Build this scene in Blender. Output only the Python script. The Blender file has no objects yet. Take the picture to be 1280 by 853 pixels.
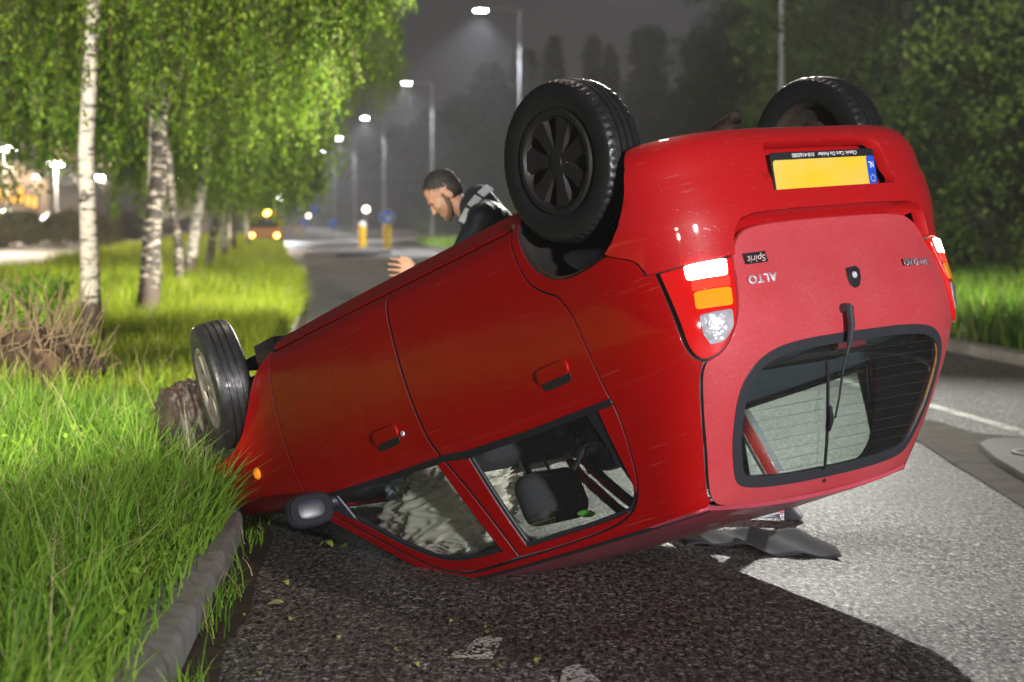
import bpy, bmesh, math, random
import numpy as np
from mathutils import Vector, Matrix
from mathutils.geometry import delaunay_2d_cdt

rnd = random.Random(7)
nr = np.random.default_rng(11)
SC = bpy.context.scene
COL = SC.collection
PI = math.pi

# ------------------------------------------------------------------ camera
CAM_H = 1.34
PITCH = math.radians(3.612)
cd = bpy.data.cameras.new('camera')
cd.sensor_width = 36.0
cd.lens = 67.5
cd.clip_start = 0.1
cd.clip_end = 3000
cd.dof.use_dof = True
cd.dof.focus_distance = 6.9
cd.dof.aperture_fstop = 2.8
cam = bpy.data.objects.new('camera', cd)
cam.location = (0, 0, CAM_H)
cam.rotation_euler = (PI / 2 - PITCH, 0, 0)
COL.objects.link(cam)
SC.camera = cam

# ------------------------------------------------------------------ world: night sky lit by the town
wd = bpy.data.worlds.new('World')
SC.world = wd
wd.use_nodes = True
nt = wd.node_tree
bg = nt.nodes['Background']
sky = nt.nodes.new('ShaderNodeTexSky')
sky.sky_type = 'NISHITA'
sky.sun_disc = False
sky.sun_elevation = math.radians(-6)
sky.sun_rotation = math.radians(160)
mulv = nt.nodes.new('ShaderNodeMix'); mulv.data_type = 'RGBA'; mulv.blend_type = 'ADD'
mulv.inputs[0].default_value = 1.0
nt.links.new(sky.outputs[0], mulv.inputs[6])
mulv.inputs[7].default_value = (0.62, 0.56, 0.62, 1)     # sky glow of the town on low cloud
nt.links.new(mulv.outputs[2], bg.inputs[0])
bg.inputs[1].default_value = 0.055

# ------------------------------------------------------------------ lamps of the rescue crew, and added fill lights
def light(name, kind, loc, target, energy, color, parent=None, **kw):
    ld = bpy.data.lights.new(name, kind)
    ld.energy = energy
    ld.color = color
    for k, v in kw.items():
        setattr(ld, k, v)
    o = bpy.data.objects.new(name, ld)
    o.location = loc
    d = Vector(target) - Vector(loc)
    o.rotation_euler = d.to_track_quat('-Z', 'Y').to_euler()
    COL.objects.link(o)
    if parent:
        o.parent = parent
        o.matrix_parent_inverse = parent.matrix_world.inverted()
    return o

light('overhead_fill', 'SUN', (0, 30, 40), (0.8, 22.5, 30), 0.48, (1.0, 0.84, 0.70), angle=math.radians(4))  # added sun lamp: warm overhead fill, shades a band below the car
# crew's mast light beyond the car, just above the picture
light('mast_flood', 'SPOT', (2.6, 21.0, 5.6), (1.6, 9.0, 0.0), 5600, (1.0, 0.98, 0.90),
      spot_size=math.radians(62), spot_blend=0.8, shadow_soft_size=0.12)
light('tree_fill', 'SPOT', (2.9, 18.0, 5.2), (-5.2, 26.0, 3.2), 15000, (1.0, 0.97, 0.84),  # added unseen spot that brightens the birch leaves
      spot_size=math.radians(92), spot_blend=0.6, shadow_soft_size=0.12)
light('right_verge_flood', 'SPOT', (2.7, 18.5, 5.2), (7.4, 24.5, 1.9), 7000, (1.0, 0.98, 0.84),
      spot_size=math.radians(80), spot_blend=0.7, shadow_soft_size=0.12)
# crew's lamp beside the photographer, on the rear of the car
light('rear_flood', 'SPOT', (4.6, -4.4, 2.2), (1.6, 7.0, 1.2), 6600, (1.0, 0.97, 0.98),
      spot_size=math.radians(86), spot_blend=0.7, shadow_soft_size=0.25)
# crew's lamp along the verge
light('verge_lamp', 'SPOT', (-4.2, -3.5, 2.4), (-5.9, 12.0, 1.9), 17000, (1.0, 0.95, 0.78),
      spot_size=math.radians(43.5), spot_blend=0.3, shadow_soft_size=0.25)
light('kerb_fill', 'SPOT', (-5.5, -1.0, 2.2), (-3.8, 7.8, 0.9), 9500, (1.0, 0.95, 0.80),  # added unseen fill for the near grass and the man's face
      spot_size=math.radians(32), spot_blend=0.3, shadow_soft_size=0.2)
light('front_fill', 'POINT', (0.2, -2.2, 1.5), (0, 0, 0), 290, (1.0, 0.90, 0.80), shadow_soft_size=0.3)  # added general fill for the car side and cabin

SC.view_settings.view_transform = 'Standard'
SC.view_settings.look = 'None'
SC.view_settings.exposure = 0.0
SC.view_settings.gamma = 1.0
SC.render.engine = 'CYCLES'
SC.cycles.max_bounces = 6
SC.cycles.diffuse_bounces = 2
SC.cycles.glossy_bounces = 3
SC.cycles.transmission_bounces = 4
SC.cycles.transparent_max_bounces = 16
SC.cycles.volume_bounces = 0
SC.cycles.use_denoising = True
SC.cycles.sample_clamp_indirect = 4.0
SC.cycles.caustics_reflective = False
SC.cycles.caustics_refractive = False

# ------------------------------------------------------------------ helpers
def link(o, parent=None):
    COL.objects.link(o)
    if parent is not None:
        o.parent = parent
    return o

def tag(o, label=None, cat=None, group=None, kind=None):
    if label: o['label'] = label
    if cat: o['category'] = cat
    if group: o['group'] = group
    if kind: o['kind'] = kind
    return o

def empty(name, label, cat, loc=(0, 0, 0), rz=0.0, group=None):
    o = bpy.data.objects.new(name, None)
    o.empty_display_size = 0.2
    o.location = loc
    o.rotation_euler = (0, 0, rz)
    COL.objects.link(o)
    return tag(o, label, cat, group)

def np_mesh(name, V, faces, mats=(), smooth=True, midx=None, normals=None):
    """faces: list of int arrays (n,k) with constant k in each array"""
    me = bpy.data.meshes.new(name)
    V = np.asarray(V, dtype=np.float32)
    me.vertices.add(len(V))
    me.vertices.foreach_set('co', V.ravel())
    loops = []; starts = []; totals = []; s = 0
    for F in faces:
        F = np.asarray(F, dtype=np.int32)
        if len(F) == 0: continue
        k = F.shape[1]
        loops.append(F.ravel())
        starts.append(s + np.arange(len(F)) * k)
        totals.append(np.full(len(F), k))
        s += F.size
    loops = np.concatenate(loops)
    me.loops.add(len(loops))
    me.loops.foreach_set('vertex_index', loops)
    starts = np.concatenate(starts); totals = np.concatenate(totals)
    me.polygons.add(len(starts))
    me.polygons.foreach_set('loop_start', starts.astype(np.int32))
    me.polygons.foreach_set('loop_total', totals.astype(np.int32))
    me.polygons.foreach_set('use_smooth', np.full(len(starts), smooth))
    if midx is not None:
        me.polygons.foreach_set('material_index', np.asarray(midx, dtype=np.int32))
    me.update(calc_edges=True)
    me.validate()
    for m in mats:
        me.materials.append(m)
    if normals is not None:
        me.normals_split_custom_set_from_vertices([tuple(n) for n in normals])
    return me

class MB:
    """collects simple shapes into one mesh"""
    def __init__(self):
        self.V = []; self.F = []; self.n = 0; self.M = []
    def add(self, V, F, M=None, mi=0):
        V = [Vector(v) for v in V]
        if M is not None: V = [M @ v for v in V]
        self.V += [tuple(v) for v in V]
        self.F += [tuple(i + self.n for i in f) for f in F]
        self.M += [mi] * len(F)
        self.n += len(V)
        return self
    def box(self, c, s, M=None, mi=0, taper=1.0):
        x, y, z = s[0] / 2, s[1] / 2, s[2] / 2
        V = [(-x, -y, -z), (x, -y, -z), (x, y, -z), (-x, y, -z), (-x * taper, -y * taper, z), (x * taper, -y * taper, z), (x * taper, y * taper, z), (-x * taper, y * taper, z)]
        V = [(v[0] + c[0], v[1] + c[1], v[2] + c[2]) for v in V]
        return self.add(V, [(0, 3, 2, 1), (4, 5, 6, 7), (0, 1, 5, 4), (1, 2, 6, 5), (2, 3, 7, 6), (3, 0, 4, 7)], M, mi)
    def tube(self, pts, rad, n=8, M=None, mi=0, cap=True):
        pts = [Vector(p) for p in pts]
        if not hasattr(rad, '__len__'): rad = [rad] * len(pts)
        V = []; F = []
        up = None
        for i, p in enumerate(pts):
            d = (pts[min(i + 1, len(pts) - 1)] - pts[max(i - 1, 0)]).normalized()
            if up is None:
                up = Vector((0, 0, 1)) if abs(d.z) < 0.9 else Vector((1, 0, 0))
            a = d.cross(up).normalized(); b = a.cross(d).normalized(); up = b
            for k in range(n):
                t = 2 * PI * k / n
                V.append(p + (a * math.cos(t) + b * math.sin(t)) * rad[i])
        for i in range(len(pts) - 1):
            for k in range(n):
                k2 = (k + 1) % n
                F.append((i * n + k, i * n + k2, (i + 1) * n + k2, (i + 1) * n + k))
        if cap:
            F.append(tuple(range(n - 1, -1, -1)))
            F.append(tuple((len(pts) - 1) * n + k for k in range(n)))
        return self.add(V, F, M, mi)
    def lathe(self, prof, n=32, M=None, mi=0, axis='z', closed=False):
        """prof: (r, h) pairs turned about the axis"""
        V = []; F = []
        for (r, h) in prof:
            for k in range(n):
                t = 2 * PI * k / n
                c, s = r * math.cos(t), r * math.sin(t)
                V.append({'z': (c, s, h), 'y': (c, h, s), 'x': (h, c, s)}[axis])
        m = len(prof)
        for i in range(m if closed else m - 1):
            j = (i + 1) % m
            for k in range(n):
                k2 = (k + 1) % n
                F.append((i * n + k, i * n + k2, j * n + k2, j * n + k))
        return self.add(V, F, M, mi)
    def prism(self, poly, h0, h1, M=None, mi=0):
        n = len(poly)
        V = [(p[0], p[1], h0) for p in poly] + [(p[0], p[1], h1) for p in poly]
        F = [tuple(range(n - 1, -1, -1)), tuple(range(n, 2 * n))]
        F += [(i, (i + 1) % n, n + (i + 1) % n, n + i) for i in range(n)]
        return self.add(V, F, M, mi)
    def mesh(self, name, mats, smooth=False, angle=None, bevel=0.0, seg=2):
        me = bpy.data.meshes.new(name)
        me.from_pydata(self.V, [], self.F)
        if not isinstance(mats, (list, tuple)): mats = [mats]
        for m in mats: me.materials.append(m)
        me.polygons.foreach_set('material_index', self.M)
        bm = bmesh.new(); bm.from_mesh(me)
        bmesh.ops.recalc_face_normals(bm, faces=bm.faces[:])
        if bevel > 0:
            ed = [e for e in bm.edges if len(e.link_faces) == 2 and e.calc_face_angle(0) > 0.6]
            bmesh.ops.bevel(bm, geom=ed, offset=bevel, segments=seg, profile=0.5, affect='EDGES', clamp_overlap=True)
        bm.to_mesh(me); bm.free()
        if smooth or bevel > 0:
            me.polygons.foreach_set('use_smooth', [True] * len(me.polygons))
            me.set_sharp_from_angle(angle=angle if angle else math.radians(40))
        me.update()
        return me
    def obj(self, name, mats, parent=None, **kw):
        return link(bpy.data.objects.new(name, self.mesh(name, mats, **kw)), parent)

def obj(name, me, parent=None):
    return link(bpy.data.objects.new(name, me), parent)

def copy_tree(o, parent=None):
    c = o.copy()
    COL.objects.link(c)
    c.parent = parent
    for ch in list(o.children):
        copy_tree(ch, c)
    return c

# ------------------------------------------------------------------ materials
def mat(name, base=(0.5, 0.5, 0.5), rough=0.5, metal=0.0, coat=0.0, coat_rough=0.06, spec=0.5, emit=None, estr=0.0, bump=None, var=None, trans=0.0, sheen=0.0, rvar=None):
    """bump=(scale, strength, dist); var=(scale, amount, colour2) mixes a second colour by noise; rvar=(scale, amount)"""
    m = bpy.data.materials.new(name)
    m.use_nodes = True
    nt = m.node_tree
    b = nt.nodes['Principled BSDF']
    b.inputs['Base Color'].default_value = (*base, 1)
    b.inputs['Roughness'].default_value = rough
    b.inputs['Metallic'].default_value = metal
    b.inputs['Coat Weight'].default_value = coat
    b.inputs['Coat Roughness'].default_value = coat_rough
    b.inputs['Specular IOR Level'].default_value = spec
    b.inputs['Transmission Weight'].default_value = trans
    b.inputs['Sheen Weight'].default_value = sheen
    if emit:
        b.inputs['Emission Color'].default_value = (*emit, 1)
        b.inputs['Emission Strength'].default_value = estr
    tc = nt.nodes.new('ShaderNodeTexCoord')
    def noise(scale, detail=4):
        n = nt.nodes.new('ShaderNodeTexNoise')
        n.inputs['Scale'].default_value = scale
        n.inputs['Detail'].default_value = detail
        nt.links.new(tc.outputs['Object'], n.inputs['Vector'])
        return n
    if var:
        n = noise(var[0])
        r = nt.nodes.new('ShaderNodeMapRange')
        r.inputs['From Min'].default_value = 0.38; r.inputs['From Max'].default_value = 0.66
        r.inputs['To Max'].default_value = var[1]
        nt.links.new(n.outputs['Fac'], r.inputs['Value'])
        mx = nt.nodes.new('ShaderNodeMix'); mx.data_type = 'RGBA'
        mx.inputs[6].default_value = (*base, 1); mx.inputs[7].default_value = (*var[2], 1)
        nt.links.new(r.outputs[0], mx.inputs[0])
        nt.links.new(mx.outputs[2], b.inputs['Base Color'])
    if rvar:
        n = noise(rvar[0])
        r = nt.nodes.new('ShaderNodeMapRange')
        r.inputs['From Min'].default_value = 0.3; r.inputs['From Max'].default_value = 0.7
        r.inputs['To Min'].default_value = max(rough - rvar[1], 0.02); r.inputs['To Max'].default_value = min(1, rough + rvar[1])
        nt.links.new(n.outputs['Fac'], r.inputs['Value'])
        nt.links.new(r.outputs[0], b.inputs['Roughness'])
    if bump:
        n = noise(bump[0], 3)
        bp = nt.nodes.new('ShaderNodeBump')
        bp.inputs['Strength'].default_value = bump[1]
        bp.inputs['Distance'].default_value = bump[2]
        nt.links.new(n.outputs['Fac'], bp.inputs['Height'])
        nt.links.new(bp.outputs[0], b.inputs['Normal'])
    return m

def paint(name, base, rough, coat, film, drops=0.5):
    """car paint with road film and rain drops"""
    m = mat(name, base, rough, 0, coat, 0.05, spec=0.18)
    nt = m.node_tree; b = nt.nodes['Principled BSDF']
    tc = [n for n in nt.nodes if n.type == 'TEX_COORD'][0]
    n1 = nt.nodes.new('ShaderNodeTexNoise'); n1.inputs['Scale'].default_value = 3.0; n1.inputs['Detail'].default_value = 7
    n2 = nt.nodes.new('ShaderNodeTexNoise'); n2.inputs['Scale'].default_value = 130.0; n2.inputs['Detail'].default_value = 2
    v = nt.nodes.new('ShaderNodeTexVoronoi'); v.inputs['Scale'].default_value = 95.0
    for q in (n1, n2, v): nt.links.new(tc.outputs['Object'], q.inputs['Vector'])
    mx = nt.nodes.new('ShaderNodeMix'); mx.data_type = 'RGBA'
    mx.inputs[6].default_value = (*base, 1); mx.inputs[7].default_value = (*film[0], 1)
    mm = nt.nodes.new('ShaderNodeMath'); mm.operation = 'MULTIPLY'
    nt.links.new(n1.outputs['Fac'], mm.inputs[0]); nt.links.new(n2.outputs['Fac'], mm.inputs[1])
    r = nt.nodes.new('ShaderNodeMapRange')
    r.inputs['From Min'].default_value = 0.12; r.inputs['From Max'].default_value = 0.42
    r.inputs['To Min'].default_value = film[1] * 0.35
    r.inputs['To Max'].default_value = film[1]
    nt.links.new(mm.outputs[0], r.inputs['Value'])
    nt.links.new(r.outputs[0], mx.inputs[0])
    nt.links.new(mx.outputs[2], b.inputs['Base Color'])
    # fine scratches along the panel and specks of dirt
    mps = nt.nodes.new('ShaderNodeMapping'); mps.inputs['Scale'].default_value = (1.2, 3, 60); mps.inputs['Rotation'].default_value = (0, .25, .1)
    ns = nt.nodes.new('ShaderNodeTexNoise'); ns.inputs['Scale'].default_value = 3.5; ns.inputs['Detail'].default_value = 2
    nt.links.new(tc.outputs['Object'], mps.inputs[0]); nt.links.new(mps.outputs[0], ns.inputs['Vector'])
    gs = nt.nodes.new('ShaderNodeMapRange'); gs.inputs['From Min'].default_value = 0.705; gs.inputs['From Max'].default_value = 0.74
    nt.links.new(ns.outputs['Fac'], gs.inputs['Value'])
    vd = nt.nodes.new('ShaderNodeTexVoronoi'); vd.inputs['Scale'].default_value = 26; nt.links.new(tc.outputs['Object'], vd.inputs['Vector'])
    gd = nt.nodes.new('ShaderNodeMath'); gd.operation = 'LESS_THAN'; gd.inputs[1].default_value = 0.055; nt.links.new(vd.outputs['Distance'], gd.inputs[0])
    mxa = nt.nodes.new('ShaderNodeMath'); mxa.operation = 'MAXIMUM'; nt.links.new(gs.outputs[0], mxa.inputs[0]); nt.links.new(gd.outputs[0], mxa.inputs[1])
    msc = nt.nodes.new('ShaderNodeMath'); msc.operation = 'MULTIPLY'; msc.inputs[1].default_value = 0.22; nt.links.new(mxa.outputs[0], msc.inputs[0])
    mx2 = nt.nodes.new('ShaderNodeMix'); mx2.data_type = 'RGBA'; mx2.inputs[7].default_value = (0.45, 0.30, 0.26, 1)
    nt.links.new(msc.outputs[0], mx2.inputs[0]); nt.links.new(mx.outputs[2], mx2.inputs[6]); nt.links.new(mx2.outputs[2], b.inputs['Base Color'])
    # a few standing drops: only some voronoi cells rise
    wn = nt.nodes.new('ShaderNodeSeparateColor')
    nt.links.new(v.outputs['Color'], wn.inputs[0])
    th = nt.nodes.new('ShaderNodeMath'); th.operation = 'GREATER_THAN'; th.inputs[1].default_value = 1 - 0.45 * drops
    nt.links.new(wn.outputs[0], th.inputs[0])
    dr = nt.nodes.new('ShaderNodeMapRange'); dr.inputs['From Min'].default_value = 0.32; dr.inputs['From Max'].default_value = 0.0
    nt.links.new(v.outputs['Distance'], dr.inputs['Value'])
    ml = nt.nodes.new('ShaderNodeMath'); ml.operation = 'MULTIPLY'
    nt.links.new(th.outputs[0], ml.inputs[0]); nt.links.new(dr.outputs[0], ml.inputs[1])
    bp = nt.nodes.new('ShaderNodeBump'); bp.inputs['Strength'].default_value = 0.5; bp.inputs['Distance'].default_value = 0.0015
    nt.links.new(ml.outputs[0], bp.inputs['Height'])
    nt.links.new(bp.outputs[0], b.inputs['Normal']); nt.links.new(bp.outputs[0], b.inputs['Coat Normal'])
    return m

def glass(name, tint=(0.75, 0.8, 0.78), rough=0.02, lines=False, dew=0.0):
    m = bpy.data.materials.new(name); m.use_nodes = True
    nt = m.node_tree; nt.nodes.clear()
    out = nt.nodes.new('ShaderNodeOutputMaterial')
    tr = nt.nodes.new('ShaderNodeBsdfTransparent'); tr.inputs[0].default_value = (*tint, 1)
    gl = nt.nodes.new('ShaderNodeBsdfGlossy'); gl.inputs['Roughness'].default_value = rough
    lw = nt.nodes.new('ShaderNodeLayerWeight'); lw.inputs[0].default_value = 0.5
    pw = nt.nodes.new('ShaderNodeMath'); pw.operation = 'POWER'; pw.inputs[1].default_value = 4.0
    fr = nt.nodes.new('ShaderNodeMath'); fr.operation = 'MULTIPLY_ADD'; fr.inputs[1].default_value = 0.9; fr.inputs[2].default_value = 0.05
    nt.links.new(lw.outputs['Facing'], pw.inputs[0]); nt.links.new(pw.outputs[0], fr.inputs[0])
    mx = nt.nodes.new('ShaderNodeMixShader')
    nt.links.new(fr.outputs[0], mx.inputs[0]); nt.links.new(tr.outputs[0], mx.inputs[1]); nt.links.new(gl.outputs[0], mx.inputs[2])
    cur = mx
    tc = nt.nodes.new('ShaderNodeTexCoord')
    if dew > 0:
        df = nt.nodes.new('ShaderNodeBsdfDiffuse'); df.inputs[0].default_value = (0.6, 0.62, 0.65, 1)
        n = nt.nodes.new('ShaderNodeTexNoise'); n.inputs['Scale'].default_value = 90; n.inputs['Detail'].default_value = 3
        nt.links.new(tc.outputs['Object'], n.inputs['Vector'])
        r = nt.nodes.new('ShaderNodeMapRange'); r.inputs['From Min'].default_value = 0.55; r.inputs['From Max'].default_value = 0.8
        r.inputs['To Min'].default_value = dew * 0.15
        r.inputs['To Max'].default_value = dew
        nt.links.new(n.outputs['Fac'], r.inputs['Value'])
        m2 = nt.nodes.new('ShaderNodeMixShader')
        nt.links.new(r.outputs[0], m2.inputs[0]); nt.links.new(cur.outputs[0], m2.inputs[1]); nt.links.new(df.outputs[0], m2.inputs[2])
        cur = m2
    nt.links.new(cur.outputs[0], out.inputs['Surface'])
    return m

def leaf_mat(name, c1, c2, trans=0.45, rough=0.45, dry=None):
    m = bpy.data.materials.new(name); m.use_nodes = True
    nt = m.node_tree; nt.nodes.clear()
    out = nt.nodes.new('ShaderNodeOutputMaterial')
    geo = nt.nodes.new('ShaderNodeNewGeometry')
    ramp = nt.nodes.new('ShaderNodeValToRGB')
    ramp.color_ramp.elements[0].color = (*c1, 1); ramp.color_ramp.elements[1].color = (*c2, 1)
    if dry:
        ramp.color_ramp.elements[1].position = 0.93
        e = ramp.color_ramp.elements.new(0.97); e.color = (*dry, 1)
    nt.links.new(geo.outputs['Random Per Island'], ramp.inputs[0])
    df = nt.nodes.new('ShaderNodeBsdfPrincipled'); df.inputs['Roughness'].default_value = rough
    df.inputs['Specular IOR Level'].default_value = 0.12
    tl = nt.nodes.new('ShaderNodeBsdfTranslucent')
    mx = nt.nodes.new('ShaderNodeMixShader'); mx.inputs[0].default_value = trans
    nt.links.new(ramp.outputs[0], df.inputs['Base Color']); nt.links.new(ramp.outputs[0], tl.inputs[0])
    nt.links.new(df.outputs[0], mx.inputs[1]); nt.links.new(tl.outputs[0], mx.inputs[2])
    nt.links.new(mx.outputs[0], out.inputs['Surface'])
    return m

def emitter(name, col, strength):
    m = bpy.data.materials.new(name); m.use_nodes = True
    nt = m.node_tree; nt.nodes.clear()
    out = nt.nodes.new('ShaderNodeOutputMaterial')
    e = nt.nodes.new('ShaderNodeEmission'); e.inputs[0].default_value = (*col, 1); e.inputs[1].default_value = strength
    nt.links.new(e.outputs[0], out.inputs['Surface'])
    return m

def asphalt(name):
    m = bpy.data.materials.new(name); m.use_nodes = True
    nt = m.node_tree; b = nt.nodes['Principled BSDF']; L = nt.links.new
    tc = nt.nodes.new('ShaderNodeTexCoord')
    v = nt.nodes.new('ShaderNodeTexVoronoi'); v.inputs['Scale'].default_value = 95
    v2 = nt.nodes.new('ShaderNodeTexVoronoi'); v2.inputs['Scale'].default_value = 240
    n = nt.nodes.new('ShaderNodeTexNoise'); n.inputs['Scale'].default_value = 0.7; n.inputs['Detail'].default_value = 6
    n3 = nt.nodes.new('ShaderNodeTexNoise'); n3.inputs['Scale'].default_value = 34; n3.inputs['Detail'].default_value = 3
    for q in (v, v2, n, n3): L(tc.outputs['Object'], q.inputs['Vector'])
    s = nt.nodes.new('ShaderNodeSeparateColor'); L(v.outputs['Color'], s.inputs[0])
    ramp = nt.nodes.new('ShaderNodeValToRGB')
    cr = ramp.color_ramp
    cr.elements[0].color = (0.030, 0.029, 0.028, 1); cr.elements[1].color = (0.46, 0.45, 0.42, 1); cr.elements[1].position = 1.0
    e = cr.elements.new(0.45); e.color = (0.062, 0.059, 0.055, 1)
    e = cr.elements.new(0.8); e.color = (0.15, 0.143, 0.133, 1)
    L(s.outputs[0], ramp.inputs[0])
    mr = nt.nodes.new('ShaderNodeMapRange'); mr.inputs['From Min'].default_value = 0.3; mr.inputs['From Max'].default_value = 0.7
    mr.inputs['To Min'].default_value = 0.5; mr.inputs['To Max'].default_value = 1.15
    L(n.outputs['Fac'], mr.inputs['Value'])
    mr3 = nt.nodes.new('ShaderNodeMapRange'); mr3.inputs['From Min'].default_value = 0.3; mr3.inputs['From Max'].default_value = 0.7
    mr3.inputs['To Min'].default_value = 0.5; mr3.inputs['To Max'].default_value = 1.45
    L(n3.outputs['Fac'], mr3.inputs['Value'])
    n4 = nt.nodes.new('ShaderNodeTexNoise'); n4.inputs['Scale'].default_value = 55; n4.inputs['Detail'].default_value = 4; n4.inputs['Roughness'].default_value = .75
    mp4 = nt.nodes.new('ShaderNodeMapping'); mp4.inputs['Scale'].default_value = (1, .26, 1); L(tc.outputs['Object'], mp4.inputs[0]); L(mp4.outputs[0], n4.inputs['Vector'])
    mr4 = nt.nodes.new('ShaderNodeMapRange'); mr4.inputs['From Min'].default_value = 0.36; mr4.inputs['From Max'].default_value = 0.66; mr4.inputs['To Min'].default_value = 0.25; mr4.inputs['To Max'].default_value = 1.9
    L(n4.outputs['Fac'], mr4.inputs['Value'])
    m4 = nt.nodes.new('ShaderNodeMath'); m4.operation = 'MULTIPLY'; L(mr3.outputs[0], m4.inputs[0]); L(mr4.outputs[0], m4.inputs[1])
    mm = nt.nodes.new('ShaderNodeMath'); mm.operation = 'MULTIPLY'; L(mr.outputs[0], mm.inputs[0]); L(m4.outputs[0], mm.inputs[1])
    mx = nt.nodes.new('ShaderNodeMix'); mx.data_type = 'RGBA'; mx.blend_type = 'MULTIPLY'; mx.inputs[0].default_value = 1
    L(ramp.outputs[0], mx.inputs[6]); L(mm.outputs[0], mx.inputs[7])
    L(mx.outputs[2], b.inputs['Base Color'])
    rr = nt.nodes.new('ShaderNodeMapRange'); rr.inputs['From Min'].default_value = 0.35; rr.inputs['From Max'].default_value = 0.65
    rr.inputs['To Min'].default_value = 0.38; rr.inputs['To Max'].default_value = 0.62
    L(n.outputs['Fac'], rr.inputs['Value']); L(rr.outputs[0], b.inputs['Roughness'])
    sr = nt.nodes.new('ShaderNodeMapRange'); sr.inputs['From Min'].default_value = 0.40; sr.inputs['From Max'].default_value = 0.64; sr.inputs['To Min'].default_value = 0.04; sr.inputs['To Max'].default_value = 0.85
    L(n4.outputs['Fac'], sr.inputs['Value']); L(sr.outputs[0], b.inputs['Specular IOR Level'])
    ad = nt.nodes.new('ShaderNodeMath'); ad.operation = 'ADD'
    L(v.outputs['Distance'], ad.inputs[0]); L(v2.outputs['Distance'], ad.inputs[1])
    inv = nt.nodes.new('ShaderNodeMath'); inv.operation = 'MULTIPLY_ADD'; inv.inputs[1].default_value = -2.2; L(n4.outputs['Fac'], inv.inputs[0]); L(ad.outputs[0], inv.inputs[2])
    bp = nt.nodes.new('ShaderNodeBump'); bp.inputs['Strength'].default_value = 0.9; bp.inputs['Distance'].default_value = 0.005; bp.invert = True
    L(inv.outputs[0], bp.inputs['Height']); L(bp.outputs[0], b.inputs['Normal'])
    return m

def worn_paint(name):
    m = mat(name, (0.62, 0.61, 0.57), 0.55)
    nt = m.node_tree; b = nt.nodes['Principled BSDF']; L = nt.links.new
    tc = [n for n in nt.nodes if n.type == 'TEX_COORD'][0]
    v = nt.nodes.new('ShaderNodeTexVoronoi'); v.inputs['Scale'].default_value = 95
    n = nt.nodes.new('ShaderNodeTexNoise'); n.inputs['Scale'].default_value = 4; n.inputs['Detail'].default_value = 8
    L(tc.outputs['Object'], v.inputs['Vector']); L(tc.outputs['Object'], n.inputs['Vector'])
    s = nt.nodes.new('ShaderNodeSeparateColor'); L(v.outputs['Color'], s.inputs[0])
    ad = nt.nodes.new('ShaderNodeMath'); ad.operation = 'MULTIPLY_ADD'; ad.inputs[1].default_value = 0.5
    L(s.outputs[1], ad.inputs[0]); L(n.outputs['Fac'], ad.inputs[2])
    g = nt.nodes.new('ShaderNodeMath'); g.operation = 'GREATER_THAN'; g.inputs[1].default_value = 0.66
    L(ad.outputs[0], g.inputs[0])
    L(g.outputs[0], b.inputs['Alpha'])
    return m

def ground_mat(name, a, c, scale=3.0, bs=0.6):
    return mat(name, a, 0.9, var=(scale, 1.0, c), bump=(40, bs, 0.01), spec=0.2)

# ------------------------------------------------------------------ maths for smooth curves
def pchip(xk, yk):
    xk = np.asarray(xk, float); yk = np.asarray(yk, float)
    h = np.diff(xk); d = np.diff(yk) / h
    m = np.zeros(len(xk)); m[0] = d[0]; m[-1] = d[-1]
    for i in range(1, len(xk) - 1):
        if d[i - 1] * d[i] > 0:
            w1 = 2 * h[i] + h[i - 1]; w2 = h[i] + 2 * h[i - 1]
            m[i] = (w1 + w2) / (w1 / d[i - 1] + w2 / d[i])
    def f(x):
        x = np.asarray(x, float)
        i = np.clip(np.searchsorted(xk, x) - 1, 0, len(h) - 1)
        t = (x - xk[i]) / h[i]
        r = (yk[i] * (1 + 2 * t) * (1 - t) ** 2 + h[i] * m[i] * t * (1 - t) ** 2 + yk[i + 1] * t * t * (3 - 2 * t) + h[i] * m[i + 1] * t * t * (t - 1))
        r = np.where(t < 0, yk[0] + m[0] * (x - xk[0]), r)
        return np.where(t > 1, yk[-1] + m[-1] * (x - xk[-1]), r)
    return f

kerb_x = pchip([-30, 0, 4, 5.07, 7.8, 10, 16, 30, 60, 128, 260, 420, 900], [1.2, -0.62, -0.86, -0.95, -1.12, -1.34, -1.95, -3.3, -7.0, -15.4, -31.6, -51.3, -110])
def right_x(y): return 6.8 - 0.12 * np.asarray(y, float)

# ------------------------------------------------------------------ setting materials
M_ASPH = asphalt('wet_asphalt')
M_ISLE = mat('island_concrete', (0.05, 0.05, 0.052), 0.8, var=(6, 0.9, (0.055, 0.052, 0.05)), bump=(60, 0.4, 0.004))
M_KERB = mat('kerb_concrete', (0.24, 0.24, 0.235), 0.55, var=(9, 0.8, (0.15, 0.147, 0.135)), bump=(90, 0.5, 0.004))
M_SOIL = ground_mat('dark_soil', (0.035, 0.026, 0.018), (0.06, 0.045, 0.03), 8, 1.0)
M_MUD = ground_mat('washed_dirt', (0.10, 0.085, 0.065), (0.06, 0.05, 0.038), 5, 0.8)
M_FIELD = ground_mat('field_soil', (0.035, 0.05, 0.018), (0.05, 0.06, 0.02), 0.8, 0.8)
M_PATH = mat('path_paving', (0.32, 0.29, 0.26), 0.7, var=(0.8, 0.7, (0.24, 0.22, 0.19)), bump=(8, 0.3, 0.01))
M_LINE = worn_paint('worn_road_paint')
M_GRASS = leaf_mat('grass_blade', (0.16, 0.26, 0.014), (0.38, 0.44, 0.030), 0.35, 0.5, dry=(0.36, 0.29, 0.14))
M_GRASSB = leaf_mat('grass_cool', (0.070, 0.20, 0.018), (0.24, 0.38, 0.045), 0.35, 0.45, dry=(0.40, 0.33, 0.18))
M_WEED = leaf_mat('weed_leaf', (0.13, 0.27, 0.025), (0.25, 0.38, 0.04), 0.4, 0.5)
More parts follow.
